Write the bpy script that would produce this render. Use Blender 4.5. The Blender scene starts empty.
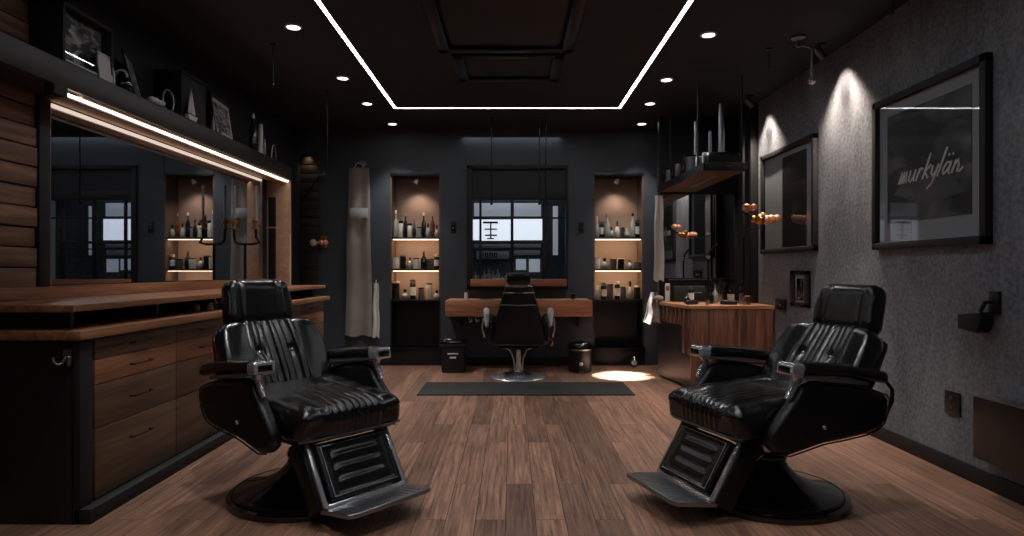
import bpy, bmesh, math, random
from mathutils import Vector, Matrix, Euler
random.seed(7)
PI = math.pi
sc = bpy.context.scene
COL = sc.collection

# ------------------------------------------------------------------ camera, world, exposure
EYE = 1.17
cam_d = bpy.data.cameras.new('camera')
cam = bpy.data.objects.new('camera', cam_d)
COL.objects.link(cam)
cam.location = (0, 0, EYE)
cam.rotation_euler = (PI / 2, 0, 0)
cam_d.sensor_width = 36
cam_d.lens = 36 * 640 / 1024
cam_d.shift_y = 0.002
sc.camera = cam
w = bpy.data.worlds.new('world')
sc.world = w
w.use_nodes = True
w.node_tree.nodes['Background'].inputs[0].default_value = (0.5, 0.6, 0.75, 1)
w.node_tree.nodes['Background'].inputs[1].default_value = 0.05
sc.view_settings.view_transform = 'Standard'
sc.view_settings.look = 'None'
sc.view_settings.gamma = 1
sc.view_settings.use_curve_mapping = False
sc.view_settings.exposure = 0.28
LED_STRENGTH = 24.0
DOWN_W = 105
WASH_W = 420
XL, XR, YB, YF, ZC = -2.6, 2.55, 7.88, -2.4, 2.90

# ------------------------------------------------------------------ materials
def srgb(r, g, b):
    f = lambda c: (c / 255 / 12.92) if c / 255 <= 0.04045 else ((c / 255 + 0.055) / 1.055) ** 2.4
    return (f(r), f(g), f(b), 1)

def nm(name):
    m = bpy.data.materials.new(name)
    m.use_nodes = True
    nt = m.node_tree
    return m, nt, nt.nodes['Principled BSDF']

def simple(name, col, rough=0.5, metal=0.0, bump=0.0, bscale=60, coat=0.0, var=0.0, vscale=6, spec=0.5):
    m, nt, b = nm(name)
    b.inputs['Base Color'].default_value = col
    b.inputs['Roughness'].default_value = rough
    b.inputs['Metallic'].default_value = metal
    b.inputs['Coat Weight'].default_value = coat
    b.inputs['Specular IOR Level'].default_value = spec
    tc = nt.nodes.new('ShaderNodeTexCoord')
    n = nt.nodes.new('ShaderNodeTexNoise')
    n.inputs['Scale'].default_value = vscale
    n.inputs['Detail'].default_value = 4
    nt.links.new(tc.outputs['Object'], n.inputs['Vector'])
    mr = nt.nodes.new('ShaderNodeMapRange')
    mr.inputs[3].default_value = max(0.02, rough - 0.05)
    mr.inputs[4].default_value = rough + 0.07
    nt.links.new(n.outputs['Fac'], mr.inputs[0])
    nt.links.new(mr.outputs[0], b.inputs['Roughness'])
    if var > 0:
        mx = nt.nodes.new('ShaderNodeMix'); mx.data_type = 'RGBA'
        mx.inputs[6].default_value = tuple(c * (1 - var) for c in col[:3]) + (1,)
        mx.inputs[7].default_value = tuple(min(1, c * (1 + var)) for c in col[:3]) + (1,)
        nt.links.new(n.outputs['Fac'], mx.inputs[0])
        nt.links.new(mx.outputs[2], b.inputs['Base Color'])
    if bump > 0:
        n2 = nt.nodes.new('ShaderNodeTexNoise'); n2.inputs['Scale'].default_value = bscale
        n2.inputs['Detail'].default_value = 5
        nt.links.new(tc.outputs['Object'], n2.inputs['Vector'])
        bp = nt.nodes.new('ShaderNodeBump'); bp.inputs['Strength'].default_value = bump
        bp.inputs['Distance'].default_value = 0.01
        nt.links.new(n2.outputs['Fac'], bp.inputs['Height'])
        nt.links.new(bp.outputs[0], b.inputs['Normal'])
    return m

def emis(name, col, s):
    m, nt, b = nm(name)
    b.inputs['Base Color'].default_value = (0.8, 0.8, 0.8, 1)
    b.inputs['Emission Color'].default_value = col
    b.inputs['Emission Strength'].default_value = s
    return m

def wood(name, c0, c1, axis='Y', rough=0.45, scale=1.0, world=False, c2=None, coat=0.0):
    """grain runs along the given axis"""
    m, nt, b = nm(name)
    tc = nt.nodes.new('ShaderNodeNewGeometry' if world else 'ShaderNodeTexCoord')
    mp = nt.nodes.new('ShaderNodeMapping')
    s = [14 * scale] * 3
    s['XYZ'.index(axis)] = 0.9 * scale
    mp.inputs['Scale'].default_value = s
    nt.links.new(tc.outputs['Position' if world else 'Object'], mp.inputs['Vector'])
    n = nt.nodes.new('ShaderNodeTexNoise'); n.inputs['Scale'].default_value = 1.6
    n.inputs['Detail'].default_value = 7; n.inputs['Distortion'].default_value = 0.6
    n.inputs['Roughness'].default_value = 0.62
    nt.links.new(mp.outputs[0], n.inputs['Vector'])
    cr = nt.nodes.new('ShaderNodeValToRGB')
    cr.color_ramp.elements[0].position = 0.32; cr.color_ramp.elements[0].color = c0
    cr.color_ramp.elements[1].position = 0.68; cr.color_ramp.elements[1].color = c1
    if c2:
        e = cr.color_ramp.elements.new(0.5); e.color = c2
    nt.links.new(n.outputs['Fac'], cr.inputs[0])
    nt.links.new(cr.outputs[0], b.inputs['Base Color'])
    b.inputs['Roughness'].default_value = rough
    b.inputs['Coat Weight'].default_value = coat
    bp = nt.nodes.new('ShaderNodeBump'); bp.inputs['Strength'].default_value = 0.15
    bp.inputs['Distance'].default_value = 0.004
    nt.links.new(n.outputs['Fac'], bp.inputs['Height'])
    nt.links.new(bp.outputs[0], b.inputs['Normal'])
    return m

def floor_mat():
    m, nt, b = nm('walnut floorboards')
    g = nt.nodes.new('ShaderNodeNewGeometry')
    mp = nt.nodes.new('ShaderNodeMapping')
    mp.inputs['Rotation'].default_value = (0, 0, PI / 2)
    mp.inputs['Location'].default_value = (0.3, 0.03, 0)
    nt.links.new(g.outputs['Position'], mp.inputs['Vector'])
    br = nt.nodes.new('ShaderNodeTexBrick')
    br.offset = 0.37; br.offset_frequency = 2
    br.inputs['Scale'].default_value = 1
    br.inputs['Brick Width'].default_value = 1.35
    br.inputs['Row Height'].default_value = 0.14
    br.inputs['Mortar Size'].default_value = 0.0022
    br.inputs['Mortar Smooth'].default_value = 0.4
    br.inputs['Color1'].default_value = (0, 0, 0, 1); br.inputs['Color2'].default_value = (1, 1, 1, 1)
    br.inputs['Mortar'].default_value = (0.5, 0.5, 0.5, 1)
    nt.links.new(mp.outputs[0], br.inputs['Vector'])
    # grain
    sep = nt.nodes.new('ShaderNodeSeparateXYZ'); nt.links.new(g.outputs['Position'], sep.inputs[0])
    ad = nt.nodes.new('ShaderNodeMath'); ad.operation = 'MULTIPLY_ADD'
    nt.links.new(br.outputs['Color'], ad.inputs[0]); ad.inputs[1].default_value = 37.0
    nt.links.new(sep.outputs['Y'], ad.inputs[2])
    cmb = nt.nodes.new('ShaderNodeCombineXYZ')
    nt.links.new(sep.outputs['X'], cmb.inputs[0]); nt.links.new(ad.outputs[0], cmb.inputs[1])
    mp2 = nt.nodes.new('ShaderNodeMapping'); mp2.inputs['Scale'].default_value = (38, 1.5, 1)
    nt.links.new(cmb.outputs[0], mp2.inputs['Vector'])
    n = nt.nodes.new('ShaderNodeTexNoise'); n.inputs['Scale'].default_value = 1.3
    n.inputs['Detail'].default_value = 8; n.inputs['Distortion'].default_value = 0.4
    n.inputs['Roughness'].default_value = 0.65
    nt.links.new(mp2.outputs[0], n.inputs['Vector'])
    cr = nt.nodes.new('ShaderNodeValToRGB')
    cr.color_ramp.elements[0].position = 0.30; cr.color_ramp.elements[0].color = srgb(74, 51, 42)
    cr.color_ramp.elements[1].position = 0.72; cr.color_ramp.elements[1].color = srgb(174, 132, 109)
    nt.links.new(n.outputs['Fac'], cr.inputs[0])
    # plank tone
    hs = nt.nodes.new('ShaderNodeMapRange'); hs.inputs[3].default_value = 0.62; hs.inputs[4].default_value = 1.22
    nt.links.new(br.outputs['Color'], hs.inputs[0])
    mul = nt.nodes.new('ShaderNodeMix'); mul.data_type = 'RGBA'; mul.blend_type = 'MULTIPLY'
    mul.inputs[0].default_value = 1
    nt.links.new(cr.outputs[0], mul.inputs[6]); nt.links.new(hs.outputs[0], mul.inputs[7])
    mor = nt.nodes.new('ShaderNodeMix'); mor.data_type = 'RGBA'
    nt.links.new(br.outputs['Fac'], mor.inputs[0]); nt.links.new(mul.outputs[2], mor.inputs[6])
    mor.inputs[7].default_value = srgb(52, 36, 30)
    nt.links.new(mor.outputs[2], b.inputs['Base Color'])
    mr = nt.nodes.new('ShaderNodeMapRange'); mr.inputs[3].default_value = 0.34; mr.inputs[4].default_value = 0.5
    nt.links.new(n.outputs['Fac'], mr.inputs[0]); nt.links.new(mr.outputs[0], b.inputs['Roughness'])
    bp = nt.nodes.new('ShaderNodeBump'); bp.inputs['Strength'].default_value = 0.12; bp.inputs['Distance'].default_value = 0.004
    nt.links.new(n.outputs['Fac'], bp.inputs['Height']); nt.links.new(bp.outputs[0], b.inputs['Normal'])
    return m

def concrete(name, c0, c1, rough=0.75, bump=0.5):
    m, nt, b = nm(name)
    g = nt.nodes.new('ShaderNodeNewGeometry')
    n = nt.nodes.new('ShaderNodeTexNoise'); n.inputs['Scale'].default_value = 1.3; n.inputs['Detail'].default_value = 8
    n.inputs['Roughness'].default_value = 0.7; n.inputs['Distortion'].default_value = 0.5
    mp = nt.nodes.new('ShaderNodeMapping'); mp.inputs['Scale'].default_value = (1, 1.6, 0.7)
    nt.links.new(g.outputs['Position'], mp.inputs['Vector']); nt.links.new(mp.outputs[0], n.inputs['Vector'])
    n2 = nt.nodes.new('ShaderNodeTexNoise'); n2.inputs['Scale'].default_value = 38; n2.inputs['Detail'].default_value = 6
    nt.links.new(g.outputs['Position'], n2.inputs['Vector'])
    mx = nt.nodes.new('ShaderNodeMix'); mx.data_type = 'FLOAT'; mx.inputs[0].default_value = 0.42
    nt.links.new(n.outputs['Fac'], mx.inputs[2]); nt.links.new(n2.outputs['Fac'], mx.inputs[3])
    cr = nt.nodes.new('ShaderNodeValToRGB')
    cr.color_ramp.elements[0].position = 0.36; cr.color_ramp.elements[0].color = c0
    cr.color_ramp.elements[1].position = 0.64; cr.color_ramp.elements[1].color = c1
    nt.links.new(mx.outputs[0], cr.inputs[0]); nt.links.new(cr.outputs[0], b.inputs['Base Color'])
    b.inputs['Roughness'].default_value = rough
    bp = nt.nodes.new('ShaderNodeBump'); bp.inputs['Strength'].default_value = bump; bp.inputs['Distance'].default_value = 0.012
    nt.links.new(n2.outputs['Fac'], bp.inputs['Height']); nt.links.new(bp.outputs[0], b.inputs['Normal'])
    return m

def pane_mat(name, tint=(1, 1, 1, 1), rough=0.02):
    m = bpy.data.materials.new(name); m.use_nodes = True
    nt = m.node_tree
    for x in list(nt.nodes): nt.nodes.remove(x)
    out = nt.nodes.new('ShaderNodeOutputMaterial')
    t = nt.nodes.new('ShaderNodeBsdfTransparent'); t.inputs[0].default_value = tint
    g = nt.nodes.new('ShaderNodeBsdfGlossy'); g.inputs['Roughness'].default_value = rough
    f0 = nt.nodes.new('ShaderNodeFresnel'); f0.inputs[0].default_value = 1.5
    g2 = nt.nodes.new('ShaderNodeNewGeometry')
    f1 = nt.nodes.new('ShaderNodeMath'); f1.operation = 'SUBTRACT'; f1.inputs[0].default_value = 1.0
    nt.links.new(g2.outputs['Backfacing'], f1.inputs[1])
    f = nt.nodes.new('ShaderNodeMath'); f.operation = 'MULTIPLY'
    nt.links.new(f0.outputs[0], f.inputs[0]); nt.links.new(f1.outputs[0], f.inputs[1])
    mx = nt.nodes.new('ShaderNodeMixShader')
    nt.links.new(f.outputs[0], mx.inputs[0]); nt.links.new(t.outputs[0], mx.inputs[1]); nt.links.new(g.outputs[0], mx.inputs[2])
    nt.links.new(mx.outputs[0], out.inputs[0])
    return m

def art_mat(name, dark, light, scale=2.2, seed=0.0):
    m, nt, b = nm(name)
    tc = nt.nodes.new('ShaderNodeTexCoord')
    mp = nt.nodes.new('ShaderNodeMapping'); mp.inputs['Location'].default_value = (seed, seed, seed)
    mp.inputs['Rotation'].default_value = (0.5, 0.2, 0.3); mp.inputs['Scale'].default_value = (1, 1, 2.4)
    n = nt.nodes.new('ShaderNodeTexNoise'); n.inputs['Scale'].default_value = scale; n.inputs['Detail'].default_value = 6
    n.inputs['Distortion'].default_value = 1.1
    nt.links.new(tc.outputs['Object'], mp.inputs[0]); nt.links.new(mp.outputs[0], n.inputs['Vector'])
    cr = nt.nodes.new('ShaderNodeValToRGB')
    cr.color_ramp.elements[0].position = 0.44; cr.color_ramp.elements[0].color = dark
    cr.color_ramp.elements[1].position = 0.72; cr.color_ramp.elements[1].color = light
    nt.links.new(n.outputs['Fac'], cr.inputs[0]); nt.links.new(cr.outputs[0], b.inputs['Base Color'])
    b.inputs['Roughness'].default_value = 0.6
    return m

M = {}
M['floor'] = floor_mat()
M['ceiling'] = simple('matt black ceiling paint', srgb(24, 27, 30), 0.75, bump=0.08)
M['ceil_in'] = simple('charcoal ceiling panel', srgb(30, 29, 28), 0.7)
M['backwall'] = simple('blue black wall paint', srgb(55, 61, 67), 0.55, bump=0.08, bscale=30, var=0.06, vscale=2)
M['darkwall'] = simple('near black wall paint', srgb(28, 30, 34), 0.6, bump=0.06)
M['concrete'] = concrete('grey textured plaster', srgb(76, 80, 86), srgb(138, 142, 149), bump=.28)
M['black'] = simple('satin black lacquer', srgb(20, 21, 23), 0.38)
M['matt_black'] = simple('matt black', srgb(17, 18, 19), 0.65)
M['blackmetal'] = simple('black powder coated metal', srgb(26, 27, 29), 0.35, metal=0.6)
M['leather'] = simple('black leather', srgb(11, 11, 13), 0.20, bump=0.12, bscale=190, spec=0.6)
M['leather_side'] = simple('black leather side', srgb(10, 10, 12), 0.34, bump=0.15, bscale=190)
M['piping'] = simple('grey piping', srgb(70, 72, 76), 0.35)
M['chrome'] = simple('polished chrome', srgb(214, 216, 222), 0.22, metal=0.8)
M['steel'] = simple('brushed steel', srgb(150, 152, 156), 0.32, metal=1.0)
M['gloss_black'] = simple('gloss black enamel', srgb(12, 12, 14), 0.14, coat=0.5)
M['brass'] = simple('aged brass', srgb(200, 150, 90), 0.28, metal=1.0)
M['copper'] = simple('copper', srgb(236, 172, 142), 0.30, metal=0.45)
M['woodwall'] = wood('reclaimed wood boards', srgb(74, 52, 40), srgb(150, 112, 86), 'Y', 0.6, 1.0, True, srgb(112, 80, 60))
M['ledge'] = wood('ledge oak', srgb(92, 58, 40), srgb(158, 108, 76), 'Y', 0.4, 1.1)
M['drawer_dark'] = wood('dark walnut front', srgb(62, 46, 36), srgb(112, 82, 62), 'Y', 0.45, 0.9)
M['drawer_light'] = wood('reddish walnut front', srgb(104, 64, 44), srgb(168, 112, 80), 'Y', 0.45, 0.9)
M['pale_wood'] = wood('pale beech lining', srgb(186, 150, 122), srgb(214, 180, 150), 'Y', 0.5, 0.6)
M['desk'] = wood('orange walnut slab', srgb(122, 74, 50), srgb(182, 122, 88), 'X', 0.42, 1.0)
M['counter_front'] = wood('walnut vertical planks', srgb(60, 38, 30), srgb(122, 80, 60), 'Z', 0.42, 1.6)
M['counter_top'] = wood('counter oak', srgb(140, 94, 66), srgb(190, 140, 104), 'X', 0.42, 1.0)
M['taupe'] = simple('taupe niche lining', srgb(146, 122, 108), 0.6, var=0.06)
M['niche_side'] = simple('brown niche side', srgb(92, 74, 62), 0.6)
M['mirror'] = simple('mirror silver', srgb(196, 200, 206), 0.02, metal=1.0)
_b = M['mirror'].node_tree.nodes['Principled BSDF']
for l in list(_b.inputs['Roughness'].links): M['mirror'].node_tree.links.remove(l)
_b.inputs['Roughness'].default_value = 0.01
M['pane'] = pane_mat('clear glass')
M['mat_board'] = simple('grey mat board', srgb(138, 144, 150), 0.8)
M['art_dark'] = art_mat('smoky print', srgb(22, 22, 24), srgb(96, 98, 102), 2.0, 3.0)
M['reflection_black'] = simple('black painted reflection', srgb(14, 14, 16), 0.5)
M['art_photo'] = art_mat('old photograph', srgb(40, 40, 42), srgb(190, 190, 190), 9.0, 1.0)
M['paper'] = simple('pale paper', srgb(196, 194, 188), 0.8, var=0.1)
M['ink'] = simple('white ink', srgb(225, 225, 225), 0.7)
M['white_cloth'] = simple('white terry', srgb(206, 202, 196), 0.9, bump=0.4, bscale=120)
M['grey_cloth'] = simple('grey linen', srgb(132, 124, 116), 0.9, bump=0.3, bscale=90, var=0.25, vscale=5)
M['silver_cloth'] = simple('pale grey satin cloth', srgb(150, 148, 146), 0.6, var=0.2, vscale=8)
M['rubber'] = simple('black rubber mat', srgb(26, 27, 29), 0.7, bump=0.3, bscale=200)
M['white_pl'] = simple('white plastic', srgb(215, 213, 208), 0.4)
M['amber'] = simple('amber glass', srgb(96, 50, 22), 0.1, coat=0.5)
M['green_gl'] = simple('dark green glass', srgb(26, 40, 34), 0.1, coat=0.5)
M['clear_gl'] = simple('pale glass', srgb(150, 150, 146), 0.08, coat=0.5)
M['dark_gl'] = simple('black glass', srgb(20, 20, 22), 0.1, coat=0.5)
M['cream'] = simple('cream glazed', srgb(208, 196, 178), 0.3)
M['led'] = emis('led white', (0.94, 0.97, 1.0, 1), LED_STRENGTH)
M['led_warm'] = emis('led warm', (1.0, 0.70, 0.48, 1), 2.2)
M['led_shelf'] = emis('led shelf warm', (1.0, 0.76, 0.6, 1), 9.0)
M['added_glow'] = emis('added mirror edge glow', (1.0, 0.80, 0.66, 1), 0.62)
M['fascia'] = wood('smoked oak', srgb(30, 25, 22), srgb(52, 42, 36), 'Y', 0.5, 0.9)
M['lens'] = emis('downlight lens', (1.0, 0.95, 0.9, 1), 7.0)
M['bulb'] = emis('warm bulb', (1.0, 0.78, 0.6, 1), 0.5)
M['sky_panel'] = emis('lit shopfront panel', (0.80, 0.88, 1.0, 1), 0.75)
M['sky_dim'] = emis('dim shopfront panel', (0.72, 0.82, 1.0, 1), 0.16)
M['facade'] = concrete('outside facade', srgb(40, 44, 50), srgb(84, 92, 100))

# ------------------------------------------------------------------ mesh builder
class MB:
    def __init__(s): s.bm = bmesh.new()
    def _new(s, f):
        n0 = len(s.bm.verts); f(); s.bm.verts.ensure_lookup_table(); return s.bm.verts[n0:]
    def box(s, x0, x1, y0, y1, z0, z1, bev=0.0, mtx=None, seg=2):
        if x0 > x1: x0, x1 = x1, x0
        if y0 > y1: y0, y1 = y1, y0
        if z0 > z1: z0, z1 = z1, z0
        t = bmesh.new()
        bmesh.ops.create_cube(t, size=1)
        for v in t.verts:
            v.co = Vector((x0 + (v.co.x + .5) * (x1 - x0), y0 + (v.co.y + .5) * (y1 - y0), z0 + (v.co.z + .5) * (z1 - z0)))
        if bev > 0:
            bev = min(bev, 0.45 * min(x1 - x0, y1 - y0, z1 - z0))
            bmesh.ops.bevel(t, geom=t.edges[:], offset=bev, segments=seg, profile=0.5, affect='EDGES')
        s._merge(t, mtx); return s
    def _merge(s, t, mtx=None):
        if mtx is not None: bmesh.ops.transform(t, matrix=mtx, verts=t.verts[:])
        me = bpy.data.meshes.new('tmp'); t.to_mesh(me); t.free()
        s.bm.from_mesh(me); bpy.data.meshes.remove(me)
    def lathe(s, prof, c=(0, 0, 0), n=32, mtx=None, cap=True):
        t = bmesh.new(); rings = []
        for r, z in prof:
            r = max(r, 1e-4)
            rings.append([t.verts.new((r * math.cos(2 * PI * k / n), r * math.sin(2 * PI * k / n), z)) for k in range(n)])
        for a, b in zip(rings, rings[1:]):
            for k in range(n): t.faces.new((a[k], a[(k + 1) % n], b[(k + 1) % n], b[k]))
        if cap:
            t.faces.new(rings[0][::-1]); t.faces.new(rings[-1])
        bmesh.ops.translate(t, vec=Vector(c), verts=t.verts[:])
        s._merge(t, mtx); return s
    def cyl(s, p0, p1, r0, r1=None, n=16):
        r1 = r0 if r1 is None else r1
        p0 = Vector(p0); p1 = Vector(p1); d = p1 - p0
        q = d.to_track_quat('Z', 'Y').to_matrix().to_4x4(); q.translation = p0
        return s.lathe([(r0, 0), (r1, d.length)], n=n, mtx=q)
    def sphere(s, c, r, sc_=(1, 1, 1), n=16):
        t = bmesh.new(); bmesh.ops.create_uvsphere(t, u_segments=n, v_segments=max(6, n // 2), radius=r)
        for v in t.verts: v.co = Vector((v.co.x * sc_[0] + c[0], v.co.y * sc_[1] + c[1], v.co.z * sc_[2] + c[2]))
        s._merge(t); return s
    def tube(s, pts, r, n=10, closed=False, flat=1.0):
        pts = [Vector(p) for p in pts]; t = bmesh.new(); rings = []; N = len(pts)
        up = Vector((0, 0, 1)); prev = None
        for i, p in enumerate(pts):
            if closed: d = pts[(i + 1) % N] - pts[i - 1]
            else: d = pts[min(i + 1, N - 1)] - pts[max(i - 1, 0)]
            d.normalize()
            if prev is None:
                a = d.cross(up)
                if a.length < 0.1: a = d.cross(Vector((1, 0, 0)))
            else: a = prev - d * prev.dot(d)
            a.normalize(); prev = a; b = d.cross(a)
            rr = r[i] if isinstance(r, (list, tuple)) else r
            rings.append([t.verts.new(p + a * rr * math.cos(2 * PI * k / n) + b * rr * flat * math.sin(2 * PI * k / n)) for k in range(n)])
        rg = list(zip(rings, rings[1:] + ([rings[0]] if closed else [])))
        if not closed: rg = list(zip(rings, rings[1:]))
        for a, b in rg:
            for k in range(n): t.faces.new((a[k], a[(k + 1) % n], b[(k + 1) % n], b[k]))
        if not closed:
            t.faces.new(rings[0][::-1]); t.faces.new(rings[-1])
        s._merge(t); return s
    def prism(s, poly, axis, a, b, bev=0.0, mtx=None, seg=3):
        """poly in the two other axes (order kept), extruded along axis from a to b"""
        t = bmesh.new()
        def P(u, v, h):
            return {'X': (h, u, v), 'Y': (u, h, v), 'Z': (u, v, h)}[axis]
        lo = [t.verts.new(P(u, v, a)) for u, v in poly]; hi = [t.verts.new(P(u, v, b)) for u, v in poly]
        f0 = t.faces.new(lo[::-1]); f1 = t.faces.new(hi); n = len(poly)
        for k in range(n): t.faces.new((lo[k], lo[(k + 1) % n], hi[(k + 1) % n], hi[k]))
        bmesh.ops.recalc_face_normals(t, faces=t.faces[:])
        if bev > 0:
            bmesh.ops.bevel(t, geom=list(f0.edges) + list(f1.edges), offset=bev, segments=seg, profile=0.5, affect='EDGES')
        s._merge(t, mtx); return s
    def rbox(s, h, r, seg, disp=None, mtx=None, warp=None):
        """rounded box with half sizes h, radius r; disp(x,y,z,nx,ny,nz)->offset along normal"""
        t = bmesh.new(); vs = {}
        nx, ny, nz = seg
        def V(i, j, k):
            key = (i, j, k)
            if key in vs: return vs[key]
            p = Vector(((2 * i / nx - 1) * h[0], (2 * j / ny - 1) * h[1], (2 * k / nz - 1) * h[2]))
            q = Vector(tuple(max(-(h[a] - r), min(h[a] - r, p[a])) for a in range(3)))
            d = p - q
            if d.length < 1e-9: nrm = Vector((0, 0, 0)); co = p
            else:
                nrm = d.normalized(); co = q + nrm * r
            # flat faces
            if disp: co = co + nrm * disp(co, nrm)
            if warp: co = warp(co)
            vs[key] = t.verts.new(co); return vs[key]
        for i in range(nx):
            for j in range(ny):
                for k in (0, nz):
                    f = [V(i, j, k), V(i + 1, j, k), V(i + 1, j + 1, k), V(i, j + 1, k)]; t.faces.new(f)
        for i in range(nx):
            for k in range(nz):
                for j in (0, ny):
                    t.faces.new([V(i, j, k), V(i + 1, j, k), V(i + 1, j, k + 1), V(i, j, k + 1)])
        for j in range(ny):
            for k in range(nz):
                for i in (0, nx):
                    t.faces.new([V(i, j, k), V(i, j + 1, k), V(i, j + 1, k + 1), V(i, j, k + 1)])
        bmesh.ops.recalc_face_normals(t, faces=t.faces[:])
        s._merge(t, mtx); return s
    def build(s, name, mat, parent=None, loc=(0, 0, 0), rot=(0, 0, 0), sharp=40, label=None):
        bmesh.ops.recalc_face_normals(s.bm, faces=s.bm.faces[:])
        me = bpy.data.meshes.new(name); s.bm.to_mesh(me); s.bm.free()
        me.materials.append(mat if not isinstance(mat, str) else M[mat])
        for p in me.polygons: p.use_smooth = True
        me.set_sharp_from_angle(angle=math.radians(sharp))
        o = bpy.data.objects.new(name, me); COL.objects.link(o)
        o.location = loc; o.rotation_euler = rot
        if parent is not None: o.parent = parent
        if label: o['label'] = label
        return o

def tag(o, label, cat, group=None, kind=None):
    o['label'] = label; o['category'] = cat
    if group: o['group'] = group
    if kind: o['kind'] = kind
    return o
def thing(name, label, cat, loc=(0, 0, 0), rz=0, group=None):
    o = bpy.data.objects.new(name, None); COL.objects.link(o)
    o.empty_display_size = 0.1
    o.location = loc; o.rotation_euler = (0, 0, rz)
    return tag(o, label, cat, group)
def struct(name, mb, mat, parent=None):
    o = mb.build(name, mat, parent)
    o['kind'] = 'structure'
    return o
def copy_tree(o, parent=None):
    c = o.copy(); COL.objects.link(c)
    if parent is not None: c.parent = parent
    for ch in list(o.children): copy_tree(ch, c)
    return c
def lamp(kind, name, parent, loc, power, col, target=None, size=0.05, angle=60, blend=0.5, sy=None):
    d = bpy.data.lights.new(name, kind); d.energy = power; d.color = col
    if kind == 'SPOT':
        d.spot_size = math.radians(angle); d.spot_blend = blend; d.shadow_soft_size = size
    elif kind == 'AREA':
        d.size = size
        if sy: d.shape = 'RECTANGLE'; d.size_y = sy
    else: d.shadow_soft_size = size
    o = bpy.data.objects.new(name, d); COL.objects.link(o)
    if parent is not None: o.parent = parent
    o.location = loc
    if target is not None:
        base = parent.location if parent is not None else Vector((0, 0, 0))
        dv = Vector(target) - (Vector(loc) + Vector(base))
        o.rotation_euler = dv.to_track_quat('-Z', 'Y').to_euler()
    return o
WHITE = (1.0, 0.975, 0.95); WARM = (1.0, 0.70, 0.46)

# ================================================================== SETTING
struct('floor', MB().box(XL - .15, XR + .15, YF, YB + .5, -0.1, 0), 'floor')
# ceiling with a slim recessed channel that carries the light line
LX0, LX1, LY0, LY1, LW = -1.235, 1.135, 0.2, 6.83, 0.028
cl = MB()
Z1 = ZC + 0.12
cl.box(XL - .15, LX0 - LW, YF, YB + .5, ZC, Z1); cl.box(LX1 + LW, XR + .15, YF, YB + .5, ZC, Z1)
cl.box(LX0 - LW, LX1 + LW, LY1 + LW, YB + .5, ZC, Z1); cl.box(LX0 - LW, LX1 + LW, YF, LY0 - LW, ZC, Z1)
cl.box(LX0, LX1, LY0, LY1, ZC, Z1); cl.box(LX0 - LW, LX1 + LW, LY0 - LW, LY1 + LW, Z1 - .04, Z1)
struct('ceiling', cl, 'ceiling')
ll = MB(); z0, z1 = ZC + 0.002, ZC + 0.03
ll.box(LX0 - LW, LX0, LY0 - LW, LY1 + LW, z0, z1); ll.box(LX1, LX1 + LW, LY0 - LW, LY1 + LW, z0, z1)
ll.box(LX0, LX1, LY1, LY1 + LW, z0, z1); ll.box(LX0, LX1, LY0 - LW, LY0, z0, z1)
tag(ll.build('light_line', 'led'), 'thin white LED light line tracing a rectangle in the black ceiling', 'light strip')
# walls
# back wall with two niche holes and one window hole
NZ0, NZ1 = 0.22, 2.36
NL = (-1.50, -0.88); NR = (1.00, 1.62)
WX0, WX1, WZ0, WZ1 = -0.555, 0.69, 0.93, 2.46
bw = MB()
T = 0.12
def bwseg(x0, x1, z0=0, z1=ZC): bw.box(x0, x1, YB, YB + T, z0, z1)
bwseg(XL - .15, NL[0]); bwseg(NL[1], WX0); bwseg(WX1, NR[0]); bwseg(NR[1], XR + .15)
for n in (NL, NR): bwseg(n[0], n[1], 0, NZ0); bwseg(n[0], n[1], NZ1, ZC)
bwseg(WX0, WX1, 0, WZ0); bwseg(WX0, WX1, WZ1, ZC)
struct('wall_back', bw, 'backwall')
struct('wall_left', MB().box(XL - .12, XL, YF, YB, 0, ZC), 'darkwall')
YP = 6.62  # the plaster ends here
struct('wall_right', MB().box(XR, XR + .12, YF, YP, 0, ZC), 'concrete')
struct('wall_right', MB().box(XR, XR + .12, YP, YB, 0, ZC), 'darkwall')
struct('wall_front', MB().box(XL - .12, XR + .12, YF - .12, YF, 0, ZC), 'darkwall')
struct('wall_partition', MB().box(1.66, XR, 7.22, 7.30, 0, ZC), 'black')
struct('baseboard_right', MB().box(XR - .018, XR, YF, YP, 0, .095, .004), 'matt_black')
bb = MB(); bb.box(XL, NL[0] - .02, YB - .018, YB, 0, .1, .004); bb.box(NL[1] + .02, NR[0] - .02, YB - .018, YB, 0, .1, .004)
struct('baseboard_back', bb, 'matt_black')
# black pipe trim at the end of the plaster
tr = MB()
tr.box(2.47, XR, YP, YP + .05, 0, ZC, .004); tr.box(2.40, 2.425, YP + .04, YP + .065, 0.82, ZC, .004)
struct('trim_1', tr, 'black')
# wood cladding on the near left wall, board by board
random.seed(3)
tw = MB(); z = 0.0
while z < ZC - .01:
    hgt = 0.108
    d = random.uniform(0.018, 0.036)
    ys = [-2.4, -0.9 + random.uniform(-.4, .4), 1.4 + random.uniform(-.4, .4), 3.46]
    for a, b_ in zip(ys, ys[1:]):
        tw.box(XL, XL + d + random.uniform(0, .006), a, b_ - .002, z, min(z + hgt - .008, ZC), .004)
    z += hgt
struct('trim_2', tw, 'woodwall')
struct('trim_4', MB().box(XL, XL + .045, 3.462, 3.545, 1.08, 2.108, .003), 'matt_black')
# wood cladding in the back left corner
tw = MB(); z = 0.95
while z < 2.56:
    tw.box(XL, -2.37, YB - .03, YB, z, min(z + .10, 2.60), .004); z += .108
struct('trim_3', tw, 'fascia')

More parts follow.
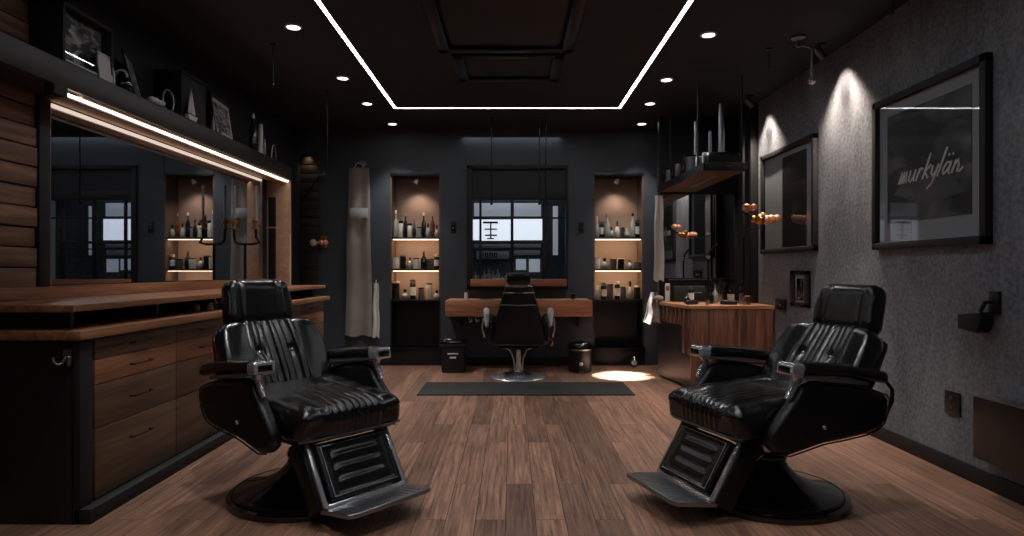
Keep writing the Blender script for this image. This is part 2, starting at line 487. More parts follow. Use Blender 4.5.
# mirror built as a window in the back wall: top panel, frame, mullions, panes
def px(x, y): return (x - 512) / 640 * y
def pz(yy, y): return EYE - (yy - 270) / 640 * y
fy0, fy1 = YB - .03, YB + .09
wf = MB()
wf.box(WX0, WX0 + .07, fy0, fy1, WZ0, WZ1, .006); wf.box(WX1 - .03, WX1, fy0, fy1, WZ0, WZ1, .006)
wf.box(WX0, WX1, fy0, fy1, WZ0, WZ0 + .05, .006); wf.box(WX0, WX1, fy0, fy1, WZ1 - .05, WZ1, .006)
zt = pz(200, YB)
wf.box(WX0, WX1, fy0 + .01, fy1, zt, zt + .10, .006)
win = struct('window_1', wf, 'matt_black')
struct('top_panel', MB().box(WX0 + .06, WX1 - .03, YB + .02, YB + .05, zt + .09, WZ1 - .04), 'darkwall', win)
mu = MB()
for X, t in ((-.39, .014), (0.0, .018), (.40, .026)): mu.box(X - t, X + t, YB + .01, YB + .05, WZ0 + .04, zt + .01, .003)
for yy, t, xa, xb in ((218, .010, WX0 + .05, WX1), (242.5, .016, WX0 + .05, .41), (249, .007, WX0 + .05, .41)):
    zz = pz(yy, YB + .03); mu.box(xa, xb, YB + .008, YB + .048, zz - t, zz + t, .002)
struct('mullion', mu, 'matt_black', win)
struct('pane', MB().box(WX0 + .06, WX1 - .02, YB + .026, YB + .032, WZ0 + .04, zt + .02), 'pane', win)
# stand-in for the mirror's reflection: made-up shopfront with glowing panels
YO = 8.75
of = thing('shopfront', 'made-up pale lit shopfront behind the back window, standing in for a reflection', 'shopfront', (0, YO, 0))
def ox(x): return px(x, YO)
def oz(y): return pz(y, YO)
MB().box(-1.1, 1.1, .03, .10, 0, 3.0).build('facade_wall', 'facade', of)
for (x0, x1, y0, y1) in ((473, 479.5, 219.5, 240), (481.5, 511, 219.5, 240.5), (513.5, 543, 219, 240)):
    MB().box(ox(x0), ox(x1), 0, .03, oz(y1), oz(y0), .002).build('light_panel', 'sky_panel', of)
for (x0, x1, y0, y1) in ((474, 511, 244, 247.5), (514, 541, 243.5, 247.5), (476, 509, 251, 259), (514, 540, 250, 255)):
    MB().box(ox(x0), ox(x1), 0, .03, oz(y1), oz(y0), .002).build('sign_panel', simple('grey lit sign', srgb(170, 178, 186), .5), of)
for (x0, x1, y0, y1) in ((474, 511, 203, 216), (514, 541, 203, 216), (516, 526, 259, 270), (529, 540, 259, 272), (553, 558, 206, 255)):
    MB().box(ox(x0), ox(x1), 0.005, .03, oz(y1), oz(y0), .002).build('dim_panel', 'sky_dim', of)
lt = MB()  # letter shapes on the light panel
for (x0, x1, y0, y1) in ((483, 498, 221.5, 223.5), (490, 491.5, 221.5, 239), (484.5, 497, 228.5, 229.8), (485, 497, 234.5, 236), (487, 494, 238, 239.2)):
    lt.box(ox(x0), ox(x1), -.012, 0, oz(y1), oz(y0))
lt.build('lettering', 'matt_black', of, label='dark letter strokes')
lt = MB()
for i, xx in enumerate((480.5, 485, 489.5, 494)):
    lt.box(ox(xx), ox(xx + 1), -.012, 0, oz(257.5), oz(252.5)); lt.box(ox(xx + 2.2), ox(xx + 3.2), -.012, 0, oz(257.5), oz(252.5))
    lt.box(ox(xx), ox(xx + 3.2), -.012, 0, oz(253.4), oz(252.5))
    if i % 2: lt.box(ox(xx), ox(xx + 3.2), -.012, 0, oz(257.5), oz(256.6))
lt.build('lettering', 'matt_black', of, label='row of dark sign characters')
lamp('AREA', 'shopfront fill light', None, (0, 8.35, 2.9), 5, (0.8, 0.9, 1.0), (0, 8.7, 1.2), size=1.2)  # unseen lamp on the stand-in shopfront
# pale bottles on the outer sill
ob = MB()
random.seed(5)
for i in range(9):
    X = ox(476 + i * 4.4) ; h_ = random.uniform(.10, .2)
    b_ = MB().lathe([(.03, 0), (.032, h_ * .6), (.012, h_ * .75), (.012, h_)], n=10).build('bottle', 'clear_gl', None, (X, YO - .18, oz(283)))
    tag(b_, 'pale glass bottle, number %s from the left on the sill outside the back window' % ['one', 'two', 'three', 'four', 'five', 'six', 'seven', 'eight', 'nine'][i], 'bottle', 'bottles outside the back window')
tag(MB().box(-.6, .75, YO - .26, YO + .02, oz(283) - .04, oz(283), .004).build('outer_sill', 'facade'), 'grey stone sill outside the back window holding pale bottles', 'sill')

# ================================================================== LIGHT FITTINGS
def downlight(x, y, label, power=DOWN_W, target=None, angle=75, blend=.6, group='round downlights in the ceiling'):
    t = thing('downlight', label, 'downlight', (x, y, ZC), 0, group)
    MB().lathe([(.060, .0), (.060, -.010), (.046, -.012), (.044, .0)], n=28, cap=False).build('trim_ring', 'white_pl', t)
    MB().lathe([(.0, -.004), (.045, -.004), (.045, -.002), (0, -.002)], n=24, cap=False).build('lens', 'lens', t)
    lamp('SPOT', 'downlight beam', t, (0, 0, -.03), power, WHITE, target or (x, y, 0), .05, angle, blend)
    return t
NM = ['nearest', 'second nearest', 'third', 'farthest']
for i, (x, y) in enumerate(((-1.55, 4.54), (-1.52, 5.75), (-1.50, 6.63), (-1.41, 7.55))):
    downlight(x, y, 'round ceiling downlight on the mirror side, %s of its row of four' % NM[i], power=DOWN_W * (.7 if i < 3 else .45))
for i, (x, y) in enumerate(((1.44, 4.69), (1.40, 5.80), (1.43, 6.63), (1.53, 7.55))):
    if i == 2: downlight(x, y, 'round ceiling downlight on the plaster wall side, third of its row of four', 4200, (1.23, 7.08, 0), 12.5, .15)
    else: downlight(x, y, 'round ceiling downlight on the plaster wall side, %s of its row of four' % NM[i], power=DOWN_W * (.7 if i < 3 else .45))
for i, (x, y) in enumerate(((-.95, 2.7), (.80, 2.7), (-1.0, 1.2), (.9, 1.2))):  # lamps added out of view to light the chair fronts
    downlight(x, y, 'added unseen downlight over the front of the shop near the viewer', power=DOWN_W * .55)

# wall washer heads by the plaster wall
def washer(y, label):
    t = thing('wall_spotlight', label, 'spotlight', (2.36, y, ZC), 0, 'wall spotlights over the plaster wall')
    MB().lathe([(.035, 0), (.035, -.012)], n=20).build('canopy', 'blackmetal', t)
    MB().cyl((0, 0, -.01), (0, 0, -.06), .007).build('stem', 'blackmetal', t)
    q = Matrix.Translation((0.0, 0, -.07)) @ Matrix.Rotation(math.radians(-40), 4, 'Y')
    MB().lathe([(.016, .05), (.026, .03), (.030, -.05), (.024, -.048)], n=20, mtx=q).build('head', 'steel', t)
    lamp('SPOT', 'wall spotlight beam', t, (.03, 0, -.10), WASH_W, (1.0, .82, .68), (2.60, y, 1.35), .03, 92, .9)
    return t
washer(4.9, 'small metal spotlight over the gap between the two wall pictures')
washer(6.35, 'small metal spotlight over the far end of the plaster wall')
hp = thing('hanging_spotlight', 'thin rod spotlight hanging from the ceiling at upper right', 'spotlight', (2.22, 4.74, ZC))
MB().tube([(-.12, 0, -.06), (-.03, 0, -.075), (0, 0, -.09), (.0, 0, -.2), (.0, 0, -.30)], .007).build('rod', 'steel', hp)
MB().lathe([(.05, 0), (.05, -.015), (.012, -.03), (.012, -.08)], c=(-.10, 0, 0), n=20).build('canopy', 'steel', hp)
MB().sphere((0, 0, -.33), .028).build('bulb', 'chrome', hp)

# thin rods hanging from the ceiling
def rod(x, y, ztop, zbot, label, r=.006, mat='blackmetal'):
    t = thing('hanging_rod', label, 'rod', (x, y, ztop), 0, 'thin rods hanging from the ceiling')
    MB().cyl((0, 0, 0), (0, 0, zbot - ztop), r, n=8).build('rod', mat, t)
    MB().lathe([(.022, 0), (.022, -.012)], n=14).build('canopy', mat, t)
    MB().cyl((0, 0, zbot - ztop), (0, 0, zbot - ztop - .02), r * 1.9, n=10).build('tip', mat, t)
RY = 7.3
for xx, lb in ((491.5, 'thin dark rod hanging before the left part of the back window'), (539.5, 'thin dark rod hanging before the back window, left of a close pair'), (546, 'thin dark rod hanging before the back window, right of a close pair')):
    rod(px(xx, RY), RY, ZC, pz(203, RY), lb, .008)
for xx, yy, y0, y1, lb in ((273, 4.9, 50, 82, 'thin rod hanging above the mirror shelf, nearest the viewer'), (327, 6.2, 90, 180, 'long thin rod hanging near the coat hooks'), (769, 5.0, 20, 66, 'thin rod hanging beside the far wall spotlight'), (893, 4.0, 0, 10, 'short thin rod hanging near the large framed picture')):
    rod(px(xx, yy), yy, ZC, pz(y1, yy), lb, .004)

# ceiling cassette units
ac = thing('air_conditioner', 'large black ceiling cassette air conditioner, nearer of two units', 'air conditioner', (-.05, 4.35, ZC))
a = MB(); W, D = .52, .62
a.box(-W, W, -D, -D + .09, -.05, 0, .012); a.box(-W, W, D - .09, D, -.05, 0, .012); a.box(-W, -W + .09, -D, D, -.05, 0, .012); a.box(W - .09, W, -D, D, -.05, 0, .012)
a.build('frame', 'blackmetal', ac)
MB().box(-W + .11, W - .11, -D + .16, D - .16, -.035, -.005, .01).build('intake_panel', 'ceil_in', ac)
for s in (-1, 1):
    MB().box(-W + .12, W - .12, s * (D - .125) - .025, s * (D - .125) + .025, -.03, -.02, .004, Matrix.Rotation(0, 4, 'X')).build('louvre', 'blackmetal', ac)
ac = thing('air_vent', 'smaller black ceiling vent behind the large cassette', 'air vent', (-.03, 5.44, ZC))
a = MB(); W, D = .45, .36
a.box(-W, W, -D, -D + .09, -.03, 0, .01); a.box(-W, W, D - .09, D, -.03, 0, .01); a.box(-W, -W + .09, -D, D, -.03, 0, .01); a.box(W - .09, W, -D, D, -.03, 0, .01)
a.build('frame', 'blackmetal', ac)
MB().box(-W + .1, W - .1, -D + .12, D - .12, -.012, -.002, .003).build('grille', 'matt_black', ac)

# ================================================================== LEFT SIDE
# shelf over the mirror with light strip, jamb at its far end
sh = thing('mirror_shelf', 'dark wooden shelf with glowing strip running above the long wall mirror', 'shelf', (XL, 3.4, 2.11))
MB().box(0.001, .25, -1.6, 3.42, .02, .16, .005).build('board', 'fascia', sh)
MB().box(0.03, .238, .12, 3.42, .0, .02, .002).build('soffit', 'pale_wood', sh, label='pale wooden underside')
MB().box(.229, .238, -.02, 3.36, -.010, .0, .001).build('light_strip', 'led_shelf', sh, label='glowing warm white strip')
MB().box(.214, .224, -.02, 3.36, -.024, .0, .001).build('added_fin', 'steel', sh)  # fin added to keep the strip's reflection out of the mirror
MB().box(.20, .255, -.12, -.02, -.03, .02, .003).build('end_block', 'matt_black', sh)
jb = thing('mirror_jamb', 'pale wooden upright panel closing the far end of the mirror', 'panel', (XL, 6.78, 1.012))
MB().box(0.001, .245, 0, .05, 0, 1.11, .003).build('board', 'pale_wood', jb)
MB().box(.02, .10, -.006, 0, .03, .93, .002).build('inset', 'matt_black', jb)
MB().box(.0, .12, -.012, -.006, .60, .615, .001).build('rail', 'copper', jb)
mr_ = thing('wall_mirror', 'long frameless mirror on the left wall above the wooden ledge', 'mirror', (XL, 3.57, 1.085))
MB().box(.004, .018, 0.0, 3.0, 0, 1.02).build('mirror_glass', 'mirror', mr_)
for a_ in (-.022, 3.0): MB().box(.002, .03, a_, a_ + .022, -.01, 1.022, .002).build('edge_trim', 'steel', mr_)
MB().box(.019, .034, 0.0, 3.0, .998, 1.016, .002).build('added_glow_strip', 'added_glow', mr_, label='added pale glowing strip along the top edge')  # glow added to brighten the soffit above the mirror
MB().box(.0005, .002, 0.0, 3.0, 0, 1.02).build('backing', 'matt_black', mr_)
# ledge
lg = thing('wall_ledge', 'thick oak ledge running under the wall mirror', 'ledge', (XL, 2.92, .965))
MB().box(.001, .60, 0, 3.95, .012, .045, .004).build('board', 'ledge', lg)
MB().box(.002, .035, .0, 3.95, .045, .115, .003).build('splashback', 'drawer_light', lg)
for k in range(6):
    yy = .12 + k * .74
    MB().box(.06, .50, yy, yy + .03, -.072, .011, .002).build('bracket', 'black', lg)
# drawer cabinet
CX0, CX1, CY0, CY1 = XL, -1.985, 2.94, 6.85
cb = thing('drawer_cabinet', 'long low black cabinet with walnut drawers along the left wall', 'cabinet', (0, 0, 0))
c = MB(); c.box(CX0 + .002, CX1 - .03, CY0, CY1, .0, .85, .003)
c.build('body', 'black', cb)
c = MB(); c.box(CX1 - .04, CX1, CY0, CY0 + .09, 0, .85, .003); c.box(CX1 - .04, CX1 - .006, CY0, CY1, .84, .85)
c.box(CX1 - .03, CX1 + .05, CY0 - .0, CY1, 0, .07, .006); c.build('plinth', 'matt_black', cb)
MB().box(CX0 + .002, CX1 + .03, CY0 - .04, CY1 + .03, .85, .892, .004).build('worktop', 'ledge', cb)
rows = ((.742, .842, 'drawer_dark'), (.622, .738, 'drawer_light'), (.412, .618, 'drawer_dark'), (.076, .408, 'drawer_dark'))
ys = [CY0 + .11 + i * .742 for i in range(6)]
for a_, b_ in zip(ys, ys[1:]):
    for z0, z1, mt in rows:
        d = MB().box(CX1 - .028, CX1 - .004, a_ + .004, b_ - .004, z0, z1, .002).build('drawer', mt, cb)
        if mt == 'drawer_light': d['label'] = 'lighter reddish drawer front'
        ym = (a_ + b_) / 2; zm = (z0 + z1) / 2 + (.0 if z1 - z0 < .3 else .06)
        h_ = MB(); h_.tube([(CX1 - .004, ym - .09, zm), (CX1 + .02, ym - .085, zm), (CX1 + .02, ym + .085, zm), (CX1 - .004, ym + .09, zm)], .0045, 8)
        hd = h_.build('handle', 'blackmetal', d)
hk = thing('coat_hook', 'small steel double hook on the black end panel of the drawer cabinet', 'hook', (px(68, CY0), CY0, pz(356, CY0)))
MB().box(-.02, .02, -.006, -.0005, -.02, .03, .002).build('plate', 'steel', hk)
h_ = MB()
for s in (-1, 1): h_.tube([(s * .006, -.006, .0), (s * .014, -.02, -.03), (s * .026, -.035, -.036), (s * .038, -.04, -.02), (s * .04, -.04, .0)], .006, 8)
h_.build('prong', 'steel', hk)

# pipe lamp standing on the ledge
pl = thing('pipe_lamp', 'black pipe lamp with two brass holders standing before the mirror', 'lamp', (-2.44, 5.85, 1.011))
MB().lathe([(.07, 0), (.07, .012), (.05, .02), (.012, .03)], n=24).build('base', 'blackmetal', pl)
MB().tube([(0, 0, .02), (0, 0, .40)], .012).build('post', 'blackmetal', pl)
MB().tube([(-.10, 0, .56), (-.10, 0, .46), (-.09, 0, .42), (-.06, 0, .40), (0, 0, .395), (.07, 0, .395), (.13, 0, .41), (.10, 0, .46), (.10, 0, .56)], .012).build('arm', 'blackmetal', pl)
for s in (-1, 1):
    MB().lathe([(.03, .0), (.032, .012), (.018, .02), (.018, .05), (.034, .06), (.034, .085), (.012, .09)], c=(s * .10, 0, .53), n=20).build('socket', 'brass', pl)
    MB().cyl((s * .10, 0, .615), (s * .10, 0, .93), .012, n=14).build('glass_tube', 'clear_gl', pl)
# small bottles in the gap between ledge and worktop
random.seed(11)
GL = ['steel', 'clear_gl', 'dark_gl', 'amber', 'white_pl']
GN = {'steel': 'steel', 'clear_gl': 'pale glass', 'dark_gl': 'black', 'amber': 'amber', 'white_pl': 'white', 'green_gl': 'dark green', 'cream': 'cream'}
ORD = ['first', 'second', 'third', 'fourth', 'fifth', 'sixth', 'seventh', 'eighth', 'ninth', 'tenth', 'eleventh']
y = 4.30
for i in range(9):
    mt = GL[i % 5]
    t = thing('jar', '%s jar on the worktop under the ledge, %s from the near end' % (GN[mt], ORD[i]), 'jar', (-2.12 + random.uniform(-.03, .03), y, .892), 0, 'jars in the gap under the ledge')
    MB().lathe([(.022, 0), (.026, .006), (.026, .034), (.018, .04)], n=16).build('body', mt, t)
    MB().lathe([(.019, .038), (.021, .042), (.021, .052), (.004, .055)], n=16).build('lid', 'steel' if mt != 'steel' else 'dark_gl', t)
    y += random.uniform(.1, .16)

# objects on the mirror shelf (top at 2.27)
ST = 2.272
bx = thing('shadow_box', 'deep black framed display box, biggest object at the near end of the mirror shelf', 'display box', (XL, 3.40, ST))
b_ = MB(); b_.box(.01, .215, 0, .02, 0, .335, .002); b_.box(.01, .215, .41, .43, 0, .335, .002); b_.box(.01, .215, 0, .43, 0, .02, .002); b_.box(.01, .215, 0, .43, .315, .335, .002); b_.box(.01, .03, 0, .43, 0, .335)
b_.build('case', 'matt_black', bx)
MB().box(.15, .155, .02, .41, .02, .315).build('picture', 'art_photo', bx)
MB().box(.20, .205, .02, .41, .02, .315).build('pane', 'pane', bx)
MB().box(.206, .216, .02, .41, .018, .028, .001).build('lower_rim', 'steel', bx)

def frame(name, label, loc, w_, h_, mat_f, mat_p, rz=0, lean=8, t=.02, group=None, mat_in=None, bw_=.02):
    """frame standing at loc, facing +X, leaning back"""
    t_ = thing(name, label, 'picture frame', loc, rz, group)
    q = Matrix.Rotation(math.radians(-lean), 4, 'Y')
    f = MB(); f.box(0, t, -w_/2, w_/2, 0, bw_, .002, q); f.box(0, t, -w_/2, w_/2, h_-bw_, h_, .002, q); f.box(0, t, -w_/2, -w_/2+bw_, 0, h_, .002, q); f.box(0, t, w_/2-bw_, w_/2, 0, h_, .002, q)
    f.build('frame_border', mat_f, t_)
    MB().box(.004, t*.5, -w_/2+.005, w_/2-.005, .005, h_-.005, 0, q).build('picture', mat_p, t_)
    if mat_in: MB().box(t*.5, t*.55, -w_/2+bw_*2.2, w_/2-bw_*2.2, bw_*2.2, h_-bw_*2.2, 0, q).build('inner_print', mat_in, t_)
    return t_
frame('photo_frame', 'small pale frame with dark inner border, beside the big display box', (-2.385, 3.76, ST), .15, .165, 'steel', 'paper', 0, 6, .012, bw_=.012)
frame('photo_frame', 'tilted unframed pale photograph leaning on the mirror shelf', (-2.45, 4.20, ST), .32, .30, 'matt_black', 'art_photo', .35, 14, .012, bw_=.008)
frame('photo_frame', 'black frame with grey print at the far part of the mirror shelf', (-2.45, 5.45, ST), .48, .36, 'matt_black', 'paper', 0.1, 8, .02, mat_in='art_photo', bw_=.03)
# dark ornament heap beside the photograph
o_ = thing('ornament', 'dark round ornament with pale curl between two photographs on the mirror shelf', 'ornament', (-2.42, 3.98, ST))
MB().lathe([(.03, 0), (.05, .02), (.055, .06), (.03, .11), (.01, .13)], n=20).build('body', 'dark_gl', o_)
MB().tube([(.04 * math.cos(a), -.02, .09 + .045 * math.sin(a)) for a in [k * PI / 8 for k in range(9)]], .008).build('curl', 'white_pl', o_)
o_ = thing('ornament', 'pale shell ornament at the foot of the tilted photograph', 'ornament', (-2.375, 4.28, ST))
for k in range(4): MB().sphere((0, -.06 + k * .04, .022 + .006 * (k % 2)), .024, (1, 1, .9), 12).build('shell', 'white_pl', o_)
o_ = thing('ring_ornament', 'dark wire ring ornament in front of the black box', 'ornament', (-2.40, 4.47, ST))
MB().tube([(0, .07 * math.cos(a), .08 + .075 * math.sin(a)) for a in [k * PI / 12 for k in range(24)]], .006, closed=True).build('ring', 'steel', o_)
MB().lathe([(.03, 0), (.03, .008)], n=18).build('foot', 'steel', o_)
bk = thing('storage_box', 'tall plain black box behind the white sailing boat', 'box', (XL, 4.64, ST))
MB().box(.01, .205, 0, .37, 0, .33, .006).build('body', 'matt_black', bk)
MB().box(.008, .21, -.003, .373, .33, .355, .004).build('lid', 'matt_black', bk)
sb = thing('sailing_boat', 'small white model sailing boat on the mirror shelf', 'model boat', (-2.365, 4.72, ST))
MB().prism([(-.07, .035), (.07, .035), (.05, .0), (-.05, .0)], 'X', -.015, .015, .003).build('hull', 'white_pl', sb)
MB().cyl((0, 0, .03), (0, 0, .24), .004, n=8).build('mast', 'steel', sb)
MB().prism([(.004, .05), (.06, .05), (.004, .21)], 'X', -.003, .003, 0).build('sail', 'white_cloth', sb)
MB().prism([(-.004, .05), (-.05, .05), (-.004, .23)], 'X', -.003, .003, 0).build('sail', 'white_cloth', sb)
def bottle(loc, r, h_, mt, label, cat='bottle', group=None, cap='dark_gl', name='bottle', shape=0, n=14):
    t = thing(name, label, cat, loc, 0, group)
    if shape == 0: pr = [(r * .9, 0), (r, .01), (r, h_ * .55), (r * .35, h_ * .72), (r * .32, h_ * .88)]; ct = (r * .4, h_ * .88, h_)
    elif shape == 1: pr = [(r * .9, 0), (r, .008), (r, h_ * .78), (r * .8, h_ * .84)]; ct = (r * .86, h_ * .84, h_)
    elif shape == 2: pr = [(r * .7, 0), (r, h_ * .15), (r * 1.05, h_ * .4), (r * .6, h_ * .62), (r * .3, h_ * .7)]; ct = (r * .36, h_ * .7, h_)
    else: pr = [(r * .95, 0), (r, .006), (r, h_ * .90)]; ct = (r * 1.03, h_ * .90, h_)
    MB().lathe(pr, n=n).build('body', mt, t)
    MB().lathe([(ct[0], ct[1]), (ct[0] * 1.02, ct[2] * .99), (ct[0] * .8, ct[2])], n=n).build('cap', cap, t)
    if shape == 1 and mt not in ('white_pl', 'cream'):
        MB().lathe([(r * 1.012, h_ * .2), (r * 1.012, h_ * .62)], n=n, cap=False).build('paper_label', 'paper', t)
    return t
bottle((-2.38, 5.10, ST), .014, .14, 'clear_gl', 'thin pale vial left of the black framed print on the mirror shelf', name='vial')
bottle((-2.37, 5.20, ST), .012, .09, 'clear_gl', 'shorter pale vial close to the black framed print on the mirror shelf', name='vial')
bottle((-2.42, 5.98, ST), .035, .36, 'dark_gl', 'tall black bottle with silver top on the mirror shelf', cap='steel')
bottle((-2.38, 6.06, ST), .022, .28, 'white_pl', 'slim pale bottle before the tall black bottle on the mirror shelf', cap='white_pl', shape=1)
bottle((-2.38, 6.16, ST), .014, .18, 'clear_gl', 'thin low tube at the far end of the mirror shelf', name='tube')
o_ = thing('ring_ornament', 'thin dark arched ornament at the far end of the mirror shelf', 'ornament', (-2.40, 6.45, ST))
MB().tube([(0, .06 * math.cos(a), .10 * math.sin(a) * 1.6) for a in [k * PI / 12 for k in range(13)]], .006).build('arch', 'steel', o_)
MB().box(-.02, .02, -.07, .07, -.0, .006, .002).build('foot', 'steel', o_)

# ================================================================== NICHES
def niche(x0, x1, side):
    D = .30
    t = thing('display_niche', 'lit shelving niche %s in the dark back wall' % ('left of the window' if side == 'left' else 'right of the window'), 'shelving niche', (x0, YB, 0), 0, 'lit niches in the back wall')
    W = x1 - x0
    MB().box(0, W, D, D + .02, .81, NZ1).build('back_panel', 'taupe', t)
    MB().box(0, W, D, D + .02, NZ0, .81).build('lower_back', 'black', t)
    for s in (0, 1):
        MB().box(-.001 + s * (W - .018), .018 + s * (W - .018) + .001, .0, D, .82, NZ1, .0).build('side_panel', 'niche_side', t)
        MB().box(-.001 + s * (W - .018), .018 + s * (W - .018) + .001, .0, D, NZ0, .82, .0).build('lower_side', 'black', t)
    MB().box(0, W, -.012, D, NZ1 - .03, NZ1 + .01, .002).build('top_board', 'black', t)
    for zz in (1.575, 1.185, .805):
        s_ = MB().box(.016, W - .016, .0, D, zz - .022, zz, .002).build('shelf', 'black', t)
        if zz > 1.0:
            MB().box(.03, W - .03, .03, .055, zz - .034, zz - .0225, .001).build('light_strip', 'led_warm', s_)
            lamp('AREA', 'niche strip glow', t, (W / 2, .05, zz - .04), 1.3, WARM, (x0 + W / 2, YB + .25, zz - .35), size=W - .1, sy=.03)
    MB().box(-.01, W + .01, -.05, D, NZ0 - .03, NZ0, .003).build('base_board', 'blackmetal', t)
    MB().box(-.01, W + .01, -.035, 0, 0.0, NZ0 - .03, .003).build('plinth', 'black', t)
    sp = MB().lathe([(.010, .03), (.020, .02), (.030, -.035), (.024, -.03)], c=(0, 0, 0), n=18, mtx=Matrix.Translation((W / 2, .10, NZ1 - .08)) @ Matrix.Rotation(.5, 4, 'Y')).build('spotlight', 'white_pl', t)
    MB().cyl((W / 2, .10, NZ1 - .03), (W / 2, .10, NZ1 - .06), .008, n=10).build('stem', 'blackmetal', t)
    lamp('SPOT', 'niche spot beam', t, (W / 2, .09, NZ1 - .11), 13, (1, .80, .66), (x0 + W / 2, YB + .24, 1.6), .03, 110, .8)
    return t
niche(NL[0], NL[1], 'left'); niche(NR[0], NR[1], 'right')
random.seed(21)
kinds = {'L0': [('clear_gl', .034, .30, 0), ('cream', .030, .19, 1), ('dark_gl', .032, .27, 0), ('cream', .026, .16, 1), ('green_gl', .024, .20, 2), ('clear_gl', .034, .12, 3), ('dark_gl', .026, .28, 0), ('clear_gl', .034, .16, 2), ('amber', .028, .27, 0), ('clear_gl', .03, .14, 2)],
         'L1': [('white_pl', .042, .13, 3), ('dark_gl', .034, .15, 3), ('clear_gl', .044, .13, 2), ('white_pl', .036, .12, 3), ('dark_gl', .034, .2, 0), ('steel', .04, .11, 3), ('dark_gl', .03, .16, 1)],
         'L2': [('dark_gl', .044, .2, 3), ('clear_gl', .05, .11, 2), ('dark_gl', .034, .22, 1), ('steel', .03, .13, 3), ('cream', .036, .18, 3), ('clear_gl', .036, .1, 2)],
         'R0': [('clear_gl', .034, .24, 2), ('dark_gl', .028, .18, 1), ('clear_gl', .03, .26, 0), ('clear_gl', .034, .12, 2), ('cream', .055, .18, 2), ('steel', .026, .11, 3), ('clear_gl', .03, .10, 2), ('clear_gl', .044, .27, 0), ('dark_gl', .034, .2, 1)],
         'R1': [('white_pl', .042, .13, 3), ('clear_gl', .044, .12, 2), ('steel', .036, .11, 3), ('dark_gl', .036, .12, 3), ('clear_gl', .036, .1, 2), ('steel', .05, .07, 3)],
         'R2': [('white_pl', .034, .15, 3), ('dark_gl', .034, .18, 1), ('steel', .034, .17, 3), ('dark_gl', .03, .2, 1), ('steel', .03, .14, 3), ('clear_gl', .04, .2, 2), ('dark_gl', .034, .15, 3)]}
SHN = ['top', 'middle', 'lowest']; SHZ = [1.575, 1.185, .805]
for key, lst in kinds.items():
    (x0, x1) = NL if key[0] == 'L' else NR
    r_ = int(key[1]); n = len(lst)
    for i, (mt, r, h_, shp) in enumerate(lst):
        nm_ = {0: 'bottle', 1: 'bottle', 2: 'flask', 3: 'jar'}[shp]
        lb = '%s %s on the %s shelf of the %s niche, %s from its left end' % (GN[mt], nm_, SHN[r_], 'left' if key[0] == 'L' else 'right', ORD[i])
        xx = x0 + .055 + (x1 - x0 - .11) * (i + .5 * 0) / (n - 1)
        bottle((xx, YB + .10 + random.uniform(-.03, .05), SHZ[r_]), min(r * 1.12, (x1 - x0) / n * .47), h_ * 1.12, mt, lb, nm_, 'bottles and jars in the %s niche' % ('left' if key[0] == 'L' else 'right'),
               cap=('dark_gl' if mt in ('clear_gl', 'cream', 'white_pl', 'steel') and i % 2 else 'steel' if i % 3 else 'cream'), name=nm_, shape=shp)

# switch plates on the back wall
for xx, lb in ((453.5, 'small black switch plate between left niche and window'), (581, 'small black switch plate between window and right niche')):
    t = thing('switch_plate', lb, 'switch', (px(xx, YB), YB, pz(227, YB)))
    MB().box(-.037, .037, -.014, -.0005, -.07, .07, .004).build('plate', 'black', t)
    MB().box(-.02, .02, -.019, -.014, -.045, -.005, .002).build('rocker', 'gloss_black', t)
    MB().box(-.02, .02, -.019, -.014, .005, .045, .002).build('rocker', 'gloss_black', t)

# ================================================================== WINDOW DESK
dk = thing('wall_desk', 'floating walnut desk slab under the back window', 'desk', (0, 0, 0))
MB().box(-.775, .93, 7.42, YB - .002, .63, .815, .006).build('slab', 'desk', dk)
MB().box(-.76, .915, 7.45, YB - .002, .815, .822, .002).build('top_sheet', 'counter_top', dk)
for X in (-.5, -.42):
    MB().tube([(X, 7.47, .63), (X, 7.46, .58), (X + .01, 7.44, .565), (X + .03, 7.44, .575), (X + .035, 7.44, .60)], .006, 8).build('hook', 'chrome', dk)
for X in (-.62, .78): MB().box(X - .015, X + .015, 7.5, YB - .002, .50, .63, .003).build('bracket', 'black', dk)
sl = MB().box(-.50, .66, 7.70, YB - .032, 0.975, 1.06, .004).build('window_shelf', 'desk')
tag(sl, 'narrow orange wooden shelf along the bottom of the back window', 'shelf')
bottle((px(466, 7.55), 7.55, .822), .022, .085, 'white_pl', 'small white bottle at the left end of the window desk', cap='white_pl', shape=1)
bottle((px(573, 7.6), 7.6, .822), .025, .07, 'dark_gl', 'small black jar at the right end of the window desk', shape=3, name='jar', cap='steel')
cb2 = thing('comb', 'black comb lying on the window desk left of the chair', 'comb', (px(487, 7.55), 7.55, .8225), .1)
MB().box(-.08, .08, -.008, .008, 0, .006, .001).build('spine', 'dark_gl', cb2)
cc = MB()
for k in range(26): cc.box(-.076 + k * .006, -.073 + k * .006, -.03, -.008, .001, .005)
cc.build('teeth', 'dark_gl', cb2)

